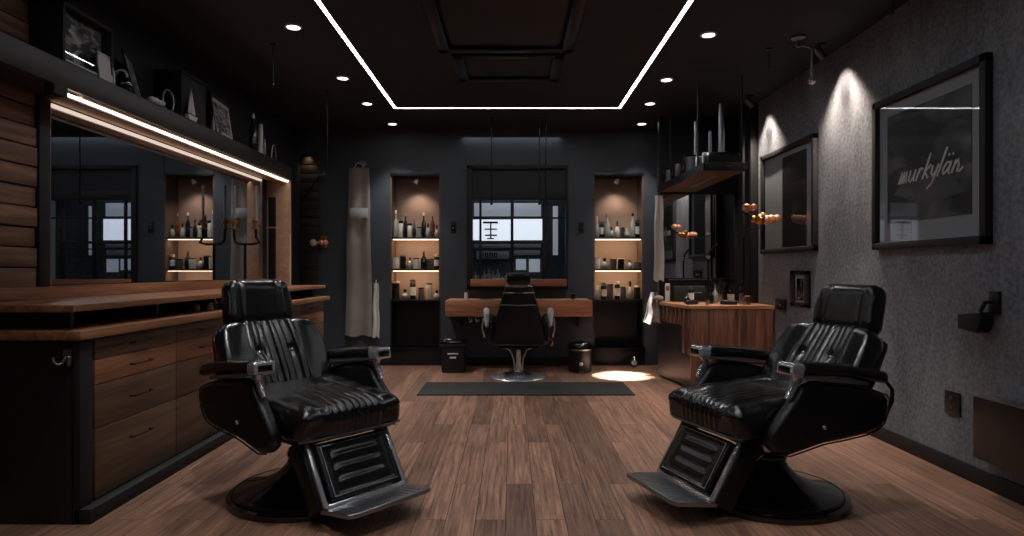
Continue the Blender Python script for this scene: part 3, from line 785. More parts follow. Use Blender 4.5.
# bins
bn = thing('waste_bin', 'square black waste bin with pale label left under the desk', 'bin', (px(454, 7.4), 7.4, 0))
MB().rbox((.135, .13, .15), .02, (8, 8, 8), mtx=Matrix.Translation((0, 0, .15))).build('body', 'black', bn)
MB().rbox((.15, .14, .03), .012, (8, 8, 4), mtx=Matrix.Translation((0, 0, .33))).build('lid', 'gloss_black', bn)
MB().box(-.06, .06, -.136, -.1305, .21, .226, .001).build('label_bar', 'white_pl', bn)
MB().box(-.035, .035, -.136, -.1305, .165, .185, .001).build('label_bar', 'white_pl', bn)
MB().tube([(-.10, -.10, .36), (-.09, -.10, .378), (-.03, -.10, .378), (-.02, -.10, .36)], .009, 8).build('handle', 'chrome', bn)
bn = thing('pedal_bin', 'round black pedal bin right under the desk', 'bin', (px(580, 7.4), 7.4, 0))
MB().lathe([(.125, 0), (.135, .012), (.135, .26), (.14, .265)], n=32).build('body', 'black', bn)
MB().lathe([(.142, .265), (.142, .30), (.12, .33), (.06, .35), (.001, .355)], n=32).build('lid', 'gloss_black', bn)
MB().lathe([(.1395, .25), (.143, .255), (.143, .268), (.1395, .27)], n=32, cap=False).build('rim', 'steel', bn)
MB().sphere((.0, -.137, .10), .022, (1, .3, 1), 12).build('badge', 'white_pl', bn)
MB().box(-.03, .03, -.18, -.12, .012, .022, .003).build('pedal', 'steel', bn)
# mat
mt_ = MB().box(px(417, 5.98), px(635, 5.98), 5.96, 6.62, .0005, .012, .004).build('floor_mat', 'rubber')
tag(mt_, 'long thin black rubber mat on the floor before the window chair', 'mat')
# caster ornament under the right niche
ca = thing('caster_wheel', 'small chrome caster wheel at the foot of the right niche', 'wheel', (px(634, 7.7), 7.7, 0))
MB().lathe([(.05, -.012), (.055, 0), (.05, .012)], n=24, mtx=Matrix.Translation((0, 0, .055)) @ Matrix.Rotation(PI / 2, 4, 'X')).build('tyre', 'rubber', ca)
MB().lathe([(.032, -.018), (.032, .018)], n=20, mtx=Matrix.Translation((0, 0, .055)) @ Matrix.Rotation(PI / 2, 4, 'X')).build('hub', 'chrome', ca)
MB().tube([(0, -.022, .055), (0, -.022, .10), (0, 0, .125), (0, .022, .10), (0, .022, .055)], .007, 8).build('fork', 'chrome', ca)

# ================================================================== hanging cloths at left
def cloth(name, label, cat, loc, wtop, wbot, h_, mat, folds=4, amp=.02, th=.012, skew=0.0, rz=0, parts=None):
    t = thing(name, label, cat, loc, rz)
    NX, NZ = 28, 30; bm = bmesh.new()
    def surf(o):
        g = []
        for k in range(NZ + 1):
            v = k / NZ; ww = wtop + (wbot - wtop) * (v ** .7); row = []
            for i in range(NX + 1):
                u = i / NX - .5
                yy = amp * (.4 + .6 * v) * math.sin(u * folds * 2 * PI + v * 1.3) + .3 * amp * math.sin(v * 6 + u * 9)
                row.append(bm.verts.new((u * ww + skew * v * .1 + .004 * math.sin(v * 11), yy - amp - .004 + o, -v * h_ + .012 * math.sin(u * 9) * v)))
            g.append(row)
        return g
    A = surf(0); B = surf(-th)
    for G in (A, B):
        for k in range(NZ):
            for i in range(NX): bm.faces.new((G[k][i], G[k][i + 1], G[k + 1][i + 1], G[k + 1][i]))
    for k in range(NZ):
        for i in (0, NX): bm.faces.new((A[k][i], A[k + 1][i], B[k + 1][i], B[k][i]))
    for i in range(NX):
        for k in (0, NZ): bm.faces.new((A[k][i], A[k][i + 1], B[k][i + 1], B[k][i]))
    mb = MB(); mb.bm.free(); mb.bm = bm
    mb.build('fabric', mat, t)
    return t
CYW = YB - .02
t = cloth('hanging_apron', 'long grey linen apron hanging from a hook left of the niche', 'apron', (px(359.5, CYW), CYW, pz(168, CYW)), .24, .33, 2.06, 'grey_cloth', 1.5, .018)
MB().box(-.10, .12, -.078, -.06, -.62, -.50, .004).build('belt', 'silver_cloth', t, label='pale waist band')
MB().tube([(-.05, -.05, .0), (-.03, -.05, .04), (.0, -.05, .055), (.04, -.05, .04), (.06, -.05, .0)], .007).build('neck_strap', 'silver_cloth', t)
t = cloth('hanging_towel', 'short white towel hanging beside the grey apron', 'towel', (px(376.5, CYW), CYW, pz(283, CYW)), .06, .09, .66, 'white_cloth', 1.5, .02)
MB().tube([(0, -.02, -.01), (0, -.03, .02), (.0, -.02, .035), (0, -.005, .03)], .005).build('loop', 'white_cloth', t)
hk = thing('wall_hook', 'round steel wall hook above the grey apron', 'hook', (px(364, YB), YB, pz(164, YB)))
MB().lathe([(.03, 0), (.03, .01), (.012, .02), (.012, .06), (.026, .075), (.02, .09)], n=18, mtx=Matrix.Rotation(PI / 2, 4, 'X')).build('knob', 'steel', hk)
MB().tube([(0, -.03, -.01), (0, -.05, -.04), (0, -.08, -.045), (0, -.09, -.02)], .007, 8).build('prong', 'steel', hk)
# brass wall sconce left (two bulbs)
sn = thing('wall_sconce', 'brass wall lamp with round bulb on the dark wall left of the apron', 'wall lamp', (px(323, YB), YB, pz(243, YB)))
MB().box(-.03, .05, -.012, -.0005, -.06, .09, .004).build('backplate', 'brass', sn)
MB().tube([(.01, -.01, 0), (.01, -.07, 0), (-.03, -.10, 0)], .008, 8).build('arm', 'brass', sn)
for X in (-.09, .01, .06): MB().sphere((X, -.10, -.0), .042 if X < 0 else .034).build('bulb', 'cream' if X < 0 else 'copper', sn)
MB().cyl((-.09, -.10, 0), (.08, -.10, 0), .014).build('socket_bar', 'copper', sn)
# small spotlight on a slanting arm in the corner
sa = thing('arm_lamp', 'small spotlight on a slanting arm in the dark back left corner', 'lamp', (-2.56, YB - .05, 2.03))
MB().tube([(0, 0, 0), (.08, -.10, .06), (.30, -.28, .26)], .008, 8).build('arm', 'blackmetal', sa)
MB().lathe([(.012, .03), (.026, 0), (.026, -.05)], n=16, mtx=Matrix.Translation((.30, -.28, .27)) @ Matrix.Rotation(-1.9, 4, 'Y')).build('head', 'steel', sa)
MB().lathe([(.03, 0), (.03, .012)], n=16).build('mount', 'blackmetal', sa)
cl_ = thing('corner_uplight', 'tiny warm spotlight lighting the wood boards in the back left corner', 'spotlight', (-2.50, YB - .09, 2.66))
MB().lathe([(.02, .02), (.024, -.03)], n=14).build('head', 'blackmetal', cl_)
MB().box(-.01, .01, 0, .088, .0, .012, .002).build('bracket', 'blackmetal', cl_)
lamp('SPOT', 'corner beam', cl_, (0, 0, -.04), 2.2, WARM, (-2.50, YB, 2.2), .02, 70, .7)

# ================================================================== RIGHT SIDE
# angled counter
ct = thing('station_counter', 'walnut fronted station counter with pale top against the right wall', 'counter', (0, 0, 0))
P = [(1.72, 6.20), (1.58, 7.05), (1.70, 7.215), (2.545, 7.215), (2.545, 6.20)]
def shrink(p, d): 
    cx = sum(a for a, b in p) / len(p); cy = sum(b for a, b in p) / len(p)
    return [(a + (d if a < cx else 0), b + (d if b < cy else 0)) for a, b in p]
MB().prism(P, 'Z', .79, .825, .003).build('top', 'counter_top', ct)
MB().prism(shrink(P, .03), 'Z', .02, .79).build('body', 'black', ct)
f = MB()
for k in range(9):
    a = 1.735 + k * .09
    f.box(a, a + .087, 6.205, 6.228, .02, .788, .002)
f.build('front_boards', 'counter_front', ct)
f = MB()
for k in range(8):
    y0 = 6.22 + k * .103; xa = 1.725 - (y0 - 6.2) * .165
    zlow = .34 if k < 2 else .62
    f.box(xa, xa + .02, y0, y0 + .10, zlow, .788, .002)
f.build('side_boards', 'counter_front', ct)
# mirror on the partition
mm = thing('station_mirror', 'square mirror above the walnut station counter', 'mirror', (0, 0, 0))
MB().box(1.69, 2.50, 7.204, 7.214, 1.08, 2.02).build('mirror_glass', 'mirror', mm)
f = MB(); f.box(1.675, 2.515, 7.20, 7.219, 1.065, 1.08, .002); f.box(1.675, 2.515, 7.20, 7.219, 2.02, 2.035, .002); f.box(1.675, 1.69, 7.20, 7.219, 1.065, 2.035, .002); f.box(2.50, 2.515, 7.20, 7.219, 1.065, 2.035, .002)
f.build('frame', 'black', mm)
# hanging shelf
hs = thing('hanging_shelf', 'dark shelf hung from the ceiling over the station counter', 'shelf', (0, 0, 0))
HP = [(1.69, 5.62), (1.645, 7.19), (2.06, 7.19), (2.06, 5.62)]
MB().prism(HP, 'Z', 2.045, 2.10, .004).build('board', 'drawer_dark', hs)
f = MB(); f.box(1.675, 2.065, 5.60, 5.62, 2.04, 2.115, .002); f.prism([(1.675, 5.60), (1.63, 7.19), (1.645, 7.19), (1.69, 5.60)], 'Z', 2.04, 2.112); f.build('edge_rail', 'black', hs)
for (x, y) in ((1.72, 6.95), (1.70, 5.85), (2.04, 5.68), (2.04, 7.0)):
    MB().cyl((x, y, 2.10), (x, y, ZC), .008, n=10).build('rod', 'blackmetal', hs)
MB().box(1.86, 1.90, 5.9, 6.7, 2.036, 2.045, .002).build('light_strip', 'steel', hs)
# things on that shelf
HZ = 2.1005
bxs = [(1.71, 7.10, .04, .13), (1.715, 6.95, .045, .17), (1.72, 6.78, .045, .21), (1.73, 6.60, .05, .18), (1.74, 6.42, .045, .22), (1.75, 6.25, .05, .19)]
for i, (x, y, r, h_) in enumerate(bxs):
    bottle((x, y, HZ), r, h_, 'steel' if i % 2 else 'dark_gl', '%s canister on the hanging shelf, %s from its far end' % ('steel' if i % 2 else 'black', ORD[i]), 'canister', 'canisters on the hanging shelf', cap='dark_gl', name='canister', shape=3)
cs = thing('carry_case', 'long rounded dark case with pale bands on the near end of the hanging shelf', 'case', (1.88, 5.88, HZ))
MB().rbox((.16, .20, .065), .05, (12, 14, 8), mtx=Matrix.Translation((0, 0, .065))).build('body', 'leather_side', cs)
for yy in (-.1, .1): MB().rbox((.163, .012, .068), .01, (12, 2, 8), mtx=Matrix.Translation((0, yy, .066))).build('band', 'silver_cloth', cs)
cs = thing('folded_towel', 'rolled grey towel on the hanging shelf behind the long case', 'towel', (1.92, 6.25, HZ))
MB().cyl((-.12, 0, .055), (.12, 0, .055), .055, n=24).build('roll', 'silver_cloth', cs)
MB().tube([(.121, .05 * (1 - k / 30) * math.cos(k * .7), .055 + .05 * (1 - k / 30) * math.sin(k * .7)) for k in range(26)], .003, 6).build('spiral_edge', 'white_cloth', cs)
# silver flexible ducts rising to the ceiling
def duct(x, y, zb, zt_, r, label):
    t = thing('flexible_duct', label, 'duct', (x, y, zb), 0, 'silver corrugated ducts over the hanging shelf')
    H = zt_ - zb; n = int(H / .02); pr = []
    for k in range(n * 2 + 1): pr.append((r * (1.0 if k % 2 else .82) * (.7 + .3 * math.sin(min(1, 1.0 - k / (2 * n)) * PI / 2)), H * k / (2 * n)))
    MB().lathe(pr, n=18).build('hose', 'steel', t, sharp=80)
    MB().lathe([(r * 1.15, 0), (r * 1.15, .03)], n=18).build('collar', 'blackmetal', t)
duct(2.02, 6.18, HZ, ZC - .12, .034, 'silver corrugated duct, nearest and widest over the hanging shelf')
duct(1.93, 6.72, HZ, ZC - .17, .028, 'silver corrugated duct, farthest over the hanging shelf')
duct(1.98, 6.40, HZ, ZC - .34, .022, 'short silver corrugated duct, middle over the hanging shelf')

# counter clutter
CZ = .8255
tb = thing('tool_case', 'black hinged tool case with silver rim standing on the station counter', 'case', (2.0, 7.05, CZ))
MB().box(-.24, .24, -.10, .10, 0, .17, .01).build('body', 'matt_black', tb)
MB().box(-.25, .25, .085, .10, .17, .235, .004).build('raised_lid', 'black', tb)
MB().box(-.25, .22, .075, .085, .232, .242, .001).build('lid_rim', 'steel', tb)
MB().tube([(-.05, -.105, .10), (-.05, -.125, .10), (.05, -.125, .10), (.05, -.105, .10)], .005, 8).build('handle', 'steel', tb)
def clipper(loc, rz, label):
    t = thing('hair_clipper', label, 'hair clipper', loc, rz, 'clippers on the station counter')
    MB().rbox((.085, .026, .022), .02, (14, 6, 6), mtx=Matrix.Translation((0, 0, .023))).build('body', 'black', t)
    MB().box(.08, .105, -.024, .024, .016, .030, .003).build('blade', 'chrome', t)
    MB().box(-.02, .02, -.008, .008, .044, .05, .003).build('switch', 'steel', t)
clipper((1.80, 6.40, CZ), .6, 'black hair clipper lying near the front left corner of the counter')
clipper((2.16, 6.38, CZ), 2.7, 'black hair clipper lying by the amber glass on the counter')
bottle((1.79, 6.56, CZ), .032, .11, 'dark_gl', 'squat black spray bottle behind the front clipper on the counter', shape=2, cap='steel')
bottle((2.02, 6.50, CZ), .028, .15, 'dark_gl', 'tall black bottle at the middle of the station counter', shape=0)
bottle((2.10, 6.62, CZ), .03, .19, 'clear_gl', 'grey glass bottle near the posts on the station counter', shape=0, cap='steel')
bottle((2.24, 6.55, CZ), .034, .16, 'dark_gl', 'stout black bottle near the posts on the station counter', shape=1)
bottle((2.34, 6.36, CZ), .028, .09, 'amber', 'small amber glass at the right end of the station counter', shape=3, name='jar', cap='copper')
bottle((2.29, 6.30, CZ), .02, .07, 'steel', 'tiny steel pot beside the amber glass', shape=3, name='jar', cap='steel')
bottle((1.93, 6.32, CZ), .02, .05, 'steel', 'tiny steel pot near the front edge of the counter', shape=3, name='jar', cap='steel')
bp_ = thing('brush_pot', 'steel pot of upright black brushes before the mirror on the counter', 'brush pot', (2.20, 6.78, CZ))
MB().lathe([(.035, 0), (.038, .004), (.038, .09), (.034, .09), (.034, .01)], n=20).build('pot', 'steel', bp_)
for k, (dx, dy) in enumerate(((-.03, .01), (.0, -.02), (.03, .01), (.01, .03))):
    MB().cyl((dx * .4, dy * .4, .01), (dx * 1.8, dy * 1.8, .17 + .02 * (k % 2)), .004, n=8).lathe([(.006, 0), (.013, .02), (.010, .05)], c=(dx * 1.8, dy * 1.8, .165 + .02 * (k % 2)), n=12).build('brush', 'matt_black', bp_)
bottle((1.88, 6.72, CZ), .03, .17, 'dark_gl', 'slim black spray bottle left of centre before the counter mirror', shape=1, cap='steel')
bottle((2.38, 6.66, CZ), .03, .20, 'dark_gl', 'tallest black bottle close to the posts on the counter', shape=0, cap='dark_gl')
bottle((2.33, 6.50, CZ), .024, .12, 'steel', 'steel shaker by the posts at the right end of the counter', shape=3, name='shaker', cap='dark_gl')
dm = thing('table_mirror', 'small round black table mirror on the station counter', 'mirror', (2.12, 6.95 - .12, CZ))
MB().lathe([(.05, 0), (.05, .008), (.008, .014), (.006, .12)], n=20).build('stand', 'blackmetal', dm)
MB().lathe([(.055, -.006), (.06, 0), (.055, .006)], n=28, mtx=Matrix.Translation((0, 0, .17)) @ Matrix.Rotation(PI / 2 - .2, 4, 'X')).build('disc', 'gloss_black', dm)
# tulip card (tall pale booklet)
bo = thing('booklet', 'narrow pale booklet standing upright at the left of the tool case', 'booklet', (1.70, 7.0, CZ), .3)
MB().box(-.03, .03, -.004, .004, 0, .20, .001).build('cover', 'paper', bo)
MB().box(-.022, .022, -.0055, -.004, .12, .17, 0).build('title_block', 'drawer_light', bo)
# cloths by the counter
t = cloth('hanging_towel', 'narrow white towel hanging at the left edge of the station mirror', 'towel', (1.645, 7.19, 2.00), .085, .115, .95, 'white_cloth', 1, .012)
MB().cyl((-.05, -.02, .005), (.05, -.02, .005), .006, n=8).build('rail', 'steel', t)
t = cloth('draped_cloth', 'crumpled pale cloth slung over the left corner of the station counter', 'cloth', (1.545, 7.02, .93), .05, .20, .34, 'grey_cloth', 2, .03)
MB().sphere((.05, -.05, -.07), .06, (1, .7, .6), 16).build('bunched_fold', 'grey_cloth', t)

# copper bulb lamp on the posts and its twin branch on the wall
cp = thing('cluster_lamp', 'copper lamp with a cluster of round bulbs at the end of the plaster wall', 'wall lamp', (2.36, 5.90, pz(219, 5.9)))
MB().tube([(.052, .74, -.05), (.05, .30, -.06), (-.02, 0, -.02), (-.10, 0, 0), (-.20, 0, .04), (-.28, 0, .10)], .009, 8).build('arm', 'blackmetal', cp)
random.seed(4)
for k, (X, Z_, r, mt) in enumerate(((-.20, .10, .038, 'copper'), (-.14, .105, .030, 'copper'), (-.13, .0, .03, 'brass'), (-.08, -.005, .044, 'brass'), (-.05, .03, .03, 'brass'), (-.02, -.01, .04, 'copper'), (.03, -.005, .04, 'copper'), (.075, .0, .034, 'copper'))):
    MB().sphere((X, 0 - .02 * (k % 2), Z_), r * 1.12).build('bulb', mt, cp)

fa = thing('swan_neck_tap', 'slender black swan neck stand at the right of the station counter', 'tap', (2.06, 6.72, CZ))
MB().tube([(0, 0, 0), (0, 0, .42), (.01, 0, .52), (.05, 0, .58), (.10, 0, .62)], .010, 10).build('neck', 'blackmetal', fa)
MB().lathe([(.03, 0), (.03, .015), (.014, .03)], n=18).build('base', 'blackmetal', fa)
MB().lathe([(.012, 0), (.03, .03), (.018, .035)], c=(0, 0, .46), n=16).build('cup', 'steel', fa)

# pictures on the plaster wall
def wall_picture(y0, y1, z0, z1, label, big):
    W = y1 - y0; H = z1 - z0; t = thing('framed_picture', label, 'picture', (XR, y0, z0))
    b_ = .045; d = .045
    f = MB(); f.box(-d, -.001, 0, b_, 0, H, .003); f.box(-d, -.001, W - b_, W, 0, H, .003); f.box(-d, -.001, 0, W, 0, b_, .003); f.box(-d, -.001, 0, W, H - b_, H, .003)
    f.build('frame_border', 'matt_black', t)
    MB().box(-.012, -.002, b_, W - b_, b_, H - b_).build('mat_board', 'mat_board', t)
    m_ = .14 if big else .10
    MB().box(-.016, -.012, m_ if big else .19, W - m_ if big else .68, m_ + (.03 if big else -.05), H - m_ * .9).build('print', 'art_dark' if big else 'reflection_black', t)  # smaller picture: the black block paints in a reflection on the glass
    if big:
        # lettering brushed across the print (screen left is larger y)
        strokes = {
            'm': [[(0, 0), (.05, .9), (.12, 0)], [(.12, 0), (.2, .9), (.26, 0)], [(.26, 0), (.34, .9), (.4, 0), (.46, .1)]],
            'u': [[(0, .9), (0, .15), (.12, 0), (.25, .3), (.28, .9)], [(.28, .9), (.28, .1), (.36, 0)]],
            'r': [[(0, 0), (.06, .9)], [(.04, .5), (.14, .9), (.26, .8)]],
            'k': [[(0, 0), (.1, 1.9)], [(.02, .5), (.28, 1.0)], [(.06, .5), (.3, 0)]],
            'y': [[(0, .9), (.03, .3), (.14, .1), (.26, .4), (.3, .9)], [(.3, .9), (.2, -.5), (.02, -.8)]],
            'l': [[(0, 0), (.12, 2.0)]],
            'a': [[(.3, .8), (.12, .9), (0, .4), (.1, .02), (.26, .4), (.32, .9)], [(.32, .9), (.3, .1), (.4, 0)], [(.1, 1.35), (.14, 1.45)], [(.28, 1.35), (.32, 1.45)]],
            'n': [[(0, 0), (.06, .9)], [(.03, .5), (.16, .9), (.24, .5), (.24, .05), (.34, 0), (.48, .25)]]}
        L = MB(); cur = 0.0; S = .078
        for ch in 'murkylan':
            wmax = 0
            for st in strokes[ch]:
                pts = []
                for (u, v) in st:
                    uu = cur + u * 1.15; wmax = max(wmax, u)
                    pts.append((-.018, .80 - (uu + v * .22) * S * 2.0, .42 + v * S))
                L.tube(pts, .0062, 6)
            cur += wmax * 1.15 + .10
        L.build('lettering', 'ink', t, label='brushed white handwriting')
        MB().prism([(.20, .30), (.52, .26), (.86, .36), (.74, .44), (.48, .50), (.30, .42)], 'X', -.0175, -.0165).build('sweep_shape', simple('grey ink wash', srgb(74, 76, 80), .7, var=.3, vscale=9), t)
    MB().box(-.030, -.027, b_ - .004, W - b_ + .004, b_ - .004, H - b_ + .004).build('pane', 'pane', t)
wall_picture(3.39, 4.46, 1.31, 2.325, 'large black framed dark print with white handwriting on the plaster wall', True)
wall_picture(5.32, 6.46, 1.30 + .03, 2.31, 'farther black framed picture with a painted dark reflection on grey board', False)
# intercom frame, wall box, outlet
t = thing('wall_panel', 'black framed wall control panel below the farther picture', 'wall panel', (XR, 5.46, .845))
f = MB(); f.box(-.02, -.001, 0, .37, 0, .04, .003); f.box(-.02, -.001, 0, .37, .28, .32, .003); f.box(-.02, -.001, 0, .09, 0, .32, .003); f.box(-.02, -.001, .28, .37, 0, .32, .003); f.build('frame', 'black', t)
MB().box(-.008, -.001, .08, .30, .03, .29).build('face', 'mat_board', t)
MB().box(-.012, -.008, .12, .25, .06, .25, .003).build('screen', 'gloss_black', t)
t = thing('wall_socket', 'small black wall box at the right end of the station counter', 'wall box', (XR, 5.94, .80))
MB().box(-.035, -.001, 0, .18, 0, .10, .005).build('body', 'black', t); MB().box(-.04, -.035, .03, .07, .03, .07, .002).build('button', 'gloss_black', t)
t = thing('wall_socket', 'black double socket low on the plaster wall beside the heater', 'socket', (XR, 3.63, .335))
MB().box(-.012, -.001, 0, .13, 0, .135, .004).build('plate', 'black', t)
for zz in (.04, .095): MB().lathe([(.016, 0), (.016, .003)], n=14, mtx=Matrix.Translation((-.012, .065, zz)) @ Matrix.Rotation(-PI / 2, 4, 'Y')).build('outlet', 'gloss_black', t)
t = thing('wall_heater', 'flat black wall heater with pale strip as top highlight at lower right', 'heater', (XR, 2.60, .17))
MB().box(-.09, -.02, 0, .82, 0, .33, .008).build('body', 'black', t)
MB().box(-.088, -.022, .01, .80, .33, .337, .001).build('top_highlight', 'steel', t)  # steel strip standing in for the highlight along the top
for yy in (.15, .65): MB().box(-.02, -.001, yy, yy + .04, .08, .26, .002).build('bracket', 'matt_black', t)
t = thing('dryer_holder', 'black wall bracket holding a box shaped dispenser on the right plaster wall', 'wall bracket', (XR, 3.42, .90))
MB().box(-.02, -.001, -.09, -.02, .04, .16, .004).build('wall_plate', 'black', t)
MB().tube([(-.01, -.05, .10), (-.06, -.05, .10), (-.07, -.03, .05)], .012, 10).build('arm', 'black', t)
MB().prism([(-.08, .0), (.09, -.02), (.09, -.10), (-.05, -.11), (-.08, -.06)], 'X', -.11, -.03, .008, mtx=Matrix.Translation((0, .0, .05))).build('box_body', 'matt_black', t)

# ================================================================== BARBER CHAIRS
def T4(x, y, z): return Matrix.Translation((x, y, z))
def barber_chair(label, loc, rz, recline=31):
    c = thing('barber_chair', label, 'barber chair', loc, rz, 'black leather barber chairs')
    # local: -Y is forward
    BY = -.11
    MB().lathe([(.395, 0), (.40, .012), (.395, .03), (.368, .038), (.362, .05), (.31, .064), (.22, .088), (.15, .125), (.108, .17), (.088, .22)], c=(0, BY, 0), n=64).build('base', 'gloss_black', c)
    MB().lathe([(.365, .038), (.372, .042), (.370, .050), (.361, .052)], c=(0, BY, 0), n=64, cap=False).build('base_ring', 'blackmetal', c)
    col = MB().lathe([(.085, .20), (.085, .235), (.062, .24), (.062, .36)], c=(0, BY, 0), n=32).build('column', 'chrome', c)
    MB().lathe([(.105, .205), (.108, .215), (.105, .228), (.09, .235)], c=(0, BY, 0), n=32, cap=False).build('collar', 'gloss_black', c)
    MB().tube([(.06, BY-.07, .235), (.05, BY-.16, .18), (.03, BY-.23, .115), (.0, BY-.29, .095), (-.04, BY-.33, .10)], [.011, .011, .011, .012, .014], 10).build('pump_lever', 'chrome', c)
    MB().sphere((-.06, BY-.335, .102), .02).build('lever_knob', 'gloss_black', c)
    # under frame
    u = MB(); u.box(-.20, .20, -.30, .22, .335, .375, .008); u.box(-.235, -.20, -.36, .26, .34, .40, .006); u.box(.20, .235, -.36, .26, .34, .40, .006)
    u.build('seat_frame', 'blackmetal', c)
    # seat cushion with lengthwise channels
    def chan(x, half, wid):
        if abs(x) > half: return 0.0
        return abs(math.sin(PI * (x + half) / wid)) ** .5
    def sdisp(p, n):
        d = 0.0
        top = max(0.0, n.z); fr = max(0.0, -n.y)
        k = max(top, fr * .55)
        if k > .2:
            d += .016 * k * (chan(p.x, .154, .0385) - (.55 if abs(p.x) < .154 else .3)) * (1.0 if p.y < .06 else max(0, 1 - (p.y - .06) * 14))
        if abs(p.x) > .18 and top > .3: d += .014 * math.exp(-((abs(p.x) - .235) / .05) ** 2)
        if top > .5: d += .016 * math.cos(p.y * 4.2) * math.cos(p.x * 4)
        d += .0035 * math.sin(p.x * 31 + p.y * 17) * math.sin(p.y * 23 + 1)
        return d
    MB().rbox((.305, .335, .080), .060, (124, 34, 12), sdisp, T4(0, -.185, .463) @ Matrix.Rotation(math.radians(4), 4, 'X')).build('seat', 'leather', c, sharp=80)
    MB().tube([(-.29, -.49, .39), (-.22, -.515, .39), (.22, -.515, .39), (.29, -.49, .39)], .006, 8).build('seat_piping', 'piping', c)
    # backrest
    R = Matrix.Rotation(math.radians(-recline), 4, 'X')
    base = T4(0, .125, .462) @ R
    def bdisp(p, n):
        d = 0.0; k = max(0.0, -n.y)
        if k > .2:
            fade = 1.0
            d += .015 * k * (chan(p.x, .154, .0385) - (.5 if abs(p.x) < .154 else .2)) * fade
            d += .014 * math.exp(-((abs(p.x) - .20) / .055) ** 2) * k
            for sx in (-.095, .095):
                q = math.hypot((p.x - sx), (p.z - .03)) / .028
                d -= .020 * math.exp(-q * q)
            d += .012 * math.cos(p.z * 6) * k
        if n.z > .3: d += .006 * chan(p.x, .154, .0385) * n.z
        return d
    def bwarp(p):
        s_ = 1.0 - .10 * max(0, p.z / .23) ** 2 - .04 * max(0, -p.z / .23)
        return Vector((p.x * s_, p.y + .03 * (p.x / .28) ** 2 * -1, p.z - .018 * (abs(p.x) / .28) ** 3 * (1 if p.z > 0 else 0)))
    bk_ = MB().rbox((.312, .062, .235), .05, (124, 8, 36), bdisp, base @ T4(0, 0, .235), bwarp).build('backrest', 'leather', c, sharp=80)
    for sx in (-.095, .095):
        MB().sphere(tuple((base @ T4(0, 0, .235) @ Vector((sx, -.062, .03)))), .011, (1, .8, 1), 12).build('button', 'chrome', bk_)
    pts = []
    for k in range(25):
        a = -1.0 + 2.0 * k / 24; X = .305 * a
        zt_ = .235 + .21 - .018 * abs(a) ** 3
        pts.append(base @ Vector((X * .90, .045 - .03 * a * a, zt_ + .018)))
    pts = [base @ Vector((-.288, -.0, .05)), base @ Vector((-.288, .01, .25)), base @ Vector((-.282, .015, .40))] + pts[1:-1] + [base @ Vector((.282, .015, .40)), base @ Vector((.288, .01, .25)), base @ Vector((.288, -.0, .05))]
    MB().tube(pts, .006, 8).build('piping', 'piping', bk_)
    def shw(p): return Vector((p.x * (1 - .1 * max(0, p.z / .22)), p.y - .03 * (p.x / .28) ** 2, p.z))
    MB().rbox((.302, .03, .225), .025, (16, 4, 14), None, base @ T4(0, .075, .225), shw).build('back_shell', 'leather_side', c)
    # headrest
    hb = base @ T4(0, .03, .47)
    MB().box(-.035, .035, .028, .040, -.08, .16, .003, hb).build('headrest_bar', 'chrome', c)
    def hdisp(p, n):
        d = .014 * math.cos(p.x * 7) * max(0, -n.y)
        if n.y < -.3: d -= .010 * math.exp(-((abs(p.x) - .115) / .012) ** 2)
        return d
    def hwarp(p): return Vector((p.x * (1 - .05 * (p.z / .12)), p.y - .10 * (p.x / .19) ** 2 * .35, p.z))
    hr = MB().rbox((.195, .070, .138), .062, (44, 12, 20), hdisp, hb @ T4(0, -.015, .135) @ Matrix.Rotation(math.radians(recline * .55), 4, 'X'), hwarp).build('headrest', 'leather', c, sharp=80)
    q = hb @ T4(0, -.015, .135) @ Matrix.Rotation(math.radians(recline * .55), 4, 'X')
    for s in (-1, 1):
        MB().tube([q @ hwarp(Vector((s * .184, -.02 + .012 * 0 + .045 * math.cos(a) + .012, .10 * math.sin(a)))) for a in [k * PI / 10 for k in range(20)]], .0045, 6, closed=True).build('piping', 'piping', hr)
    # side wings: profile in (y, z); y = -f
    prof = [(-.36, .335), (-.395, .36), (-.402, .40), (-.375, .455), (-.315, .52), (-.25, .585), (-.225, .63), (-.14, .652), (.05, .63), (.20, .595), (.29, .565), (.31, .545), (.305, .49), (.28, .43), (.23, .395), (.16, .38), (.04, .368), (-.10, .358), (-.20, .338), (-.29, .322)]
    for s in (-1, 1):
        pn = MB().prism(prof, 'X', s * .308, s * .378, .030, seg=5).build('side_panel', 'leather_side', c, sharp=55)
        MB().tube([(s * .372, y, z) for y, z in prof[6:]+prof[:1]], .004, 8).build('piping', 'black', pn)
        MB().lathe([(.012, 0), (.010, .006), (.004, .009)], n=14, mtx=T4(s * .378, -.10, .44) @ Matrix.Rotation(s * PI / 2, 4, 'Y')).build('bolt', 'chrome', pn)
        # arm rest
        def aw(p): return Vector((p.x * (1 - .15 * max(0, p.y / .28)), p.y, p.z - .135 * p.y + .010 * math.cos(p.y * 6)))
        ar = MB().rbox((.050, .27, .030), .027, (10, 26, 8), None, T4(s * .345, .03, .683), aw).build('armrest', 'leather', c, sharp=80)
        MB().rbox((.053, .20, .010), .008, (6, 16, 3), None, T4(s * .345, -.045, .657) @ Matrix.Rotation(-.135, 4, 'X')).build('arm_trim', 'drawer_light' if False else 'steel', ar)
        MB().rbox((.055, .036, .031), .012, (8, 8, 6), None, T4(s * .345, -.262, .712) @ Matrix.Rotation(math.radians(-10), 4, 'X')).build('end_cap', 'chrome', ar, label='polished metal cap')
        MB().box(s * .345 - .035, s * .345 + .035, -.303, -.299, .700, .730, .002).build('cap_inlay', 'gloss_black', ar)
        MB().tube([(s * .343, -.255, .70), (s * .343, -.235, .675), (s * .343, -.238, .645), (s * .343, -.262, .61), (s * .343, -.285, .575)], [.020, .022, .018, .016, .012], 12).build('arm_post', 'chrome', c)
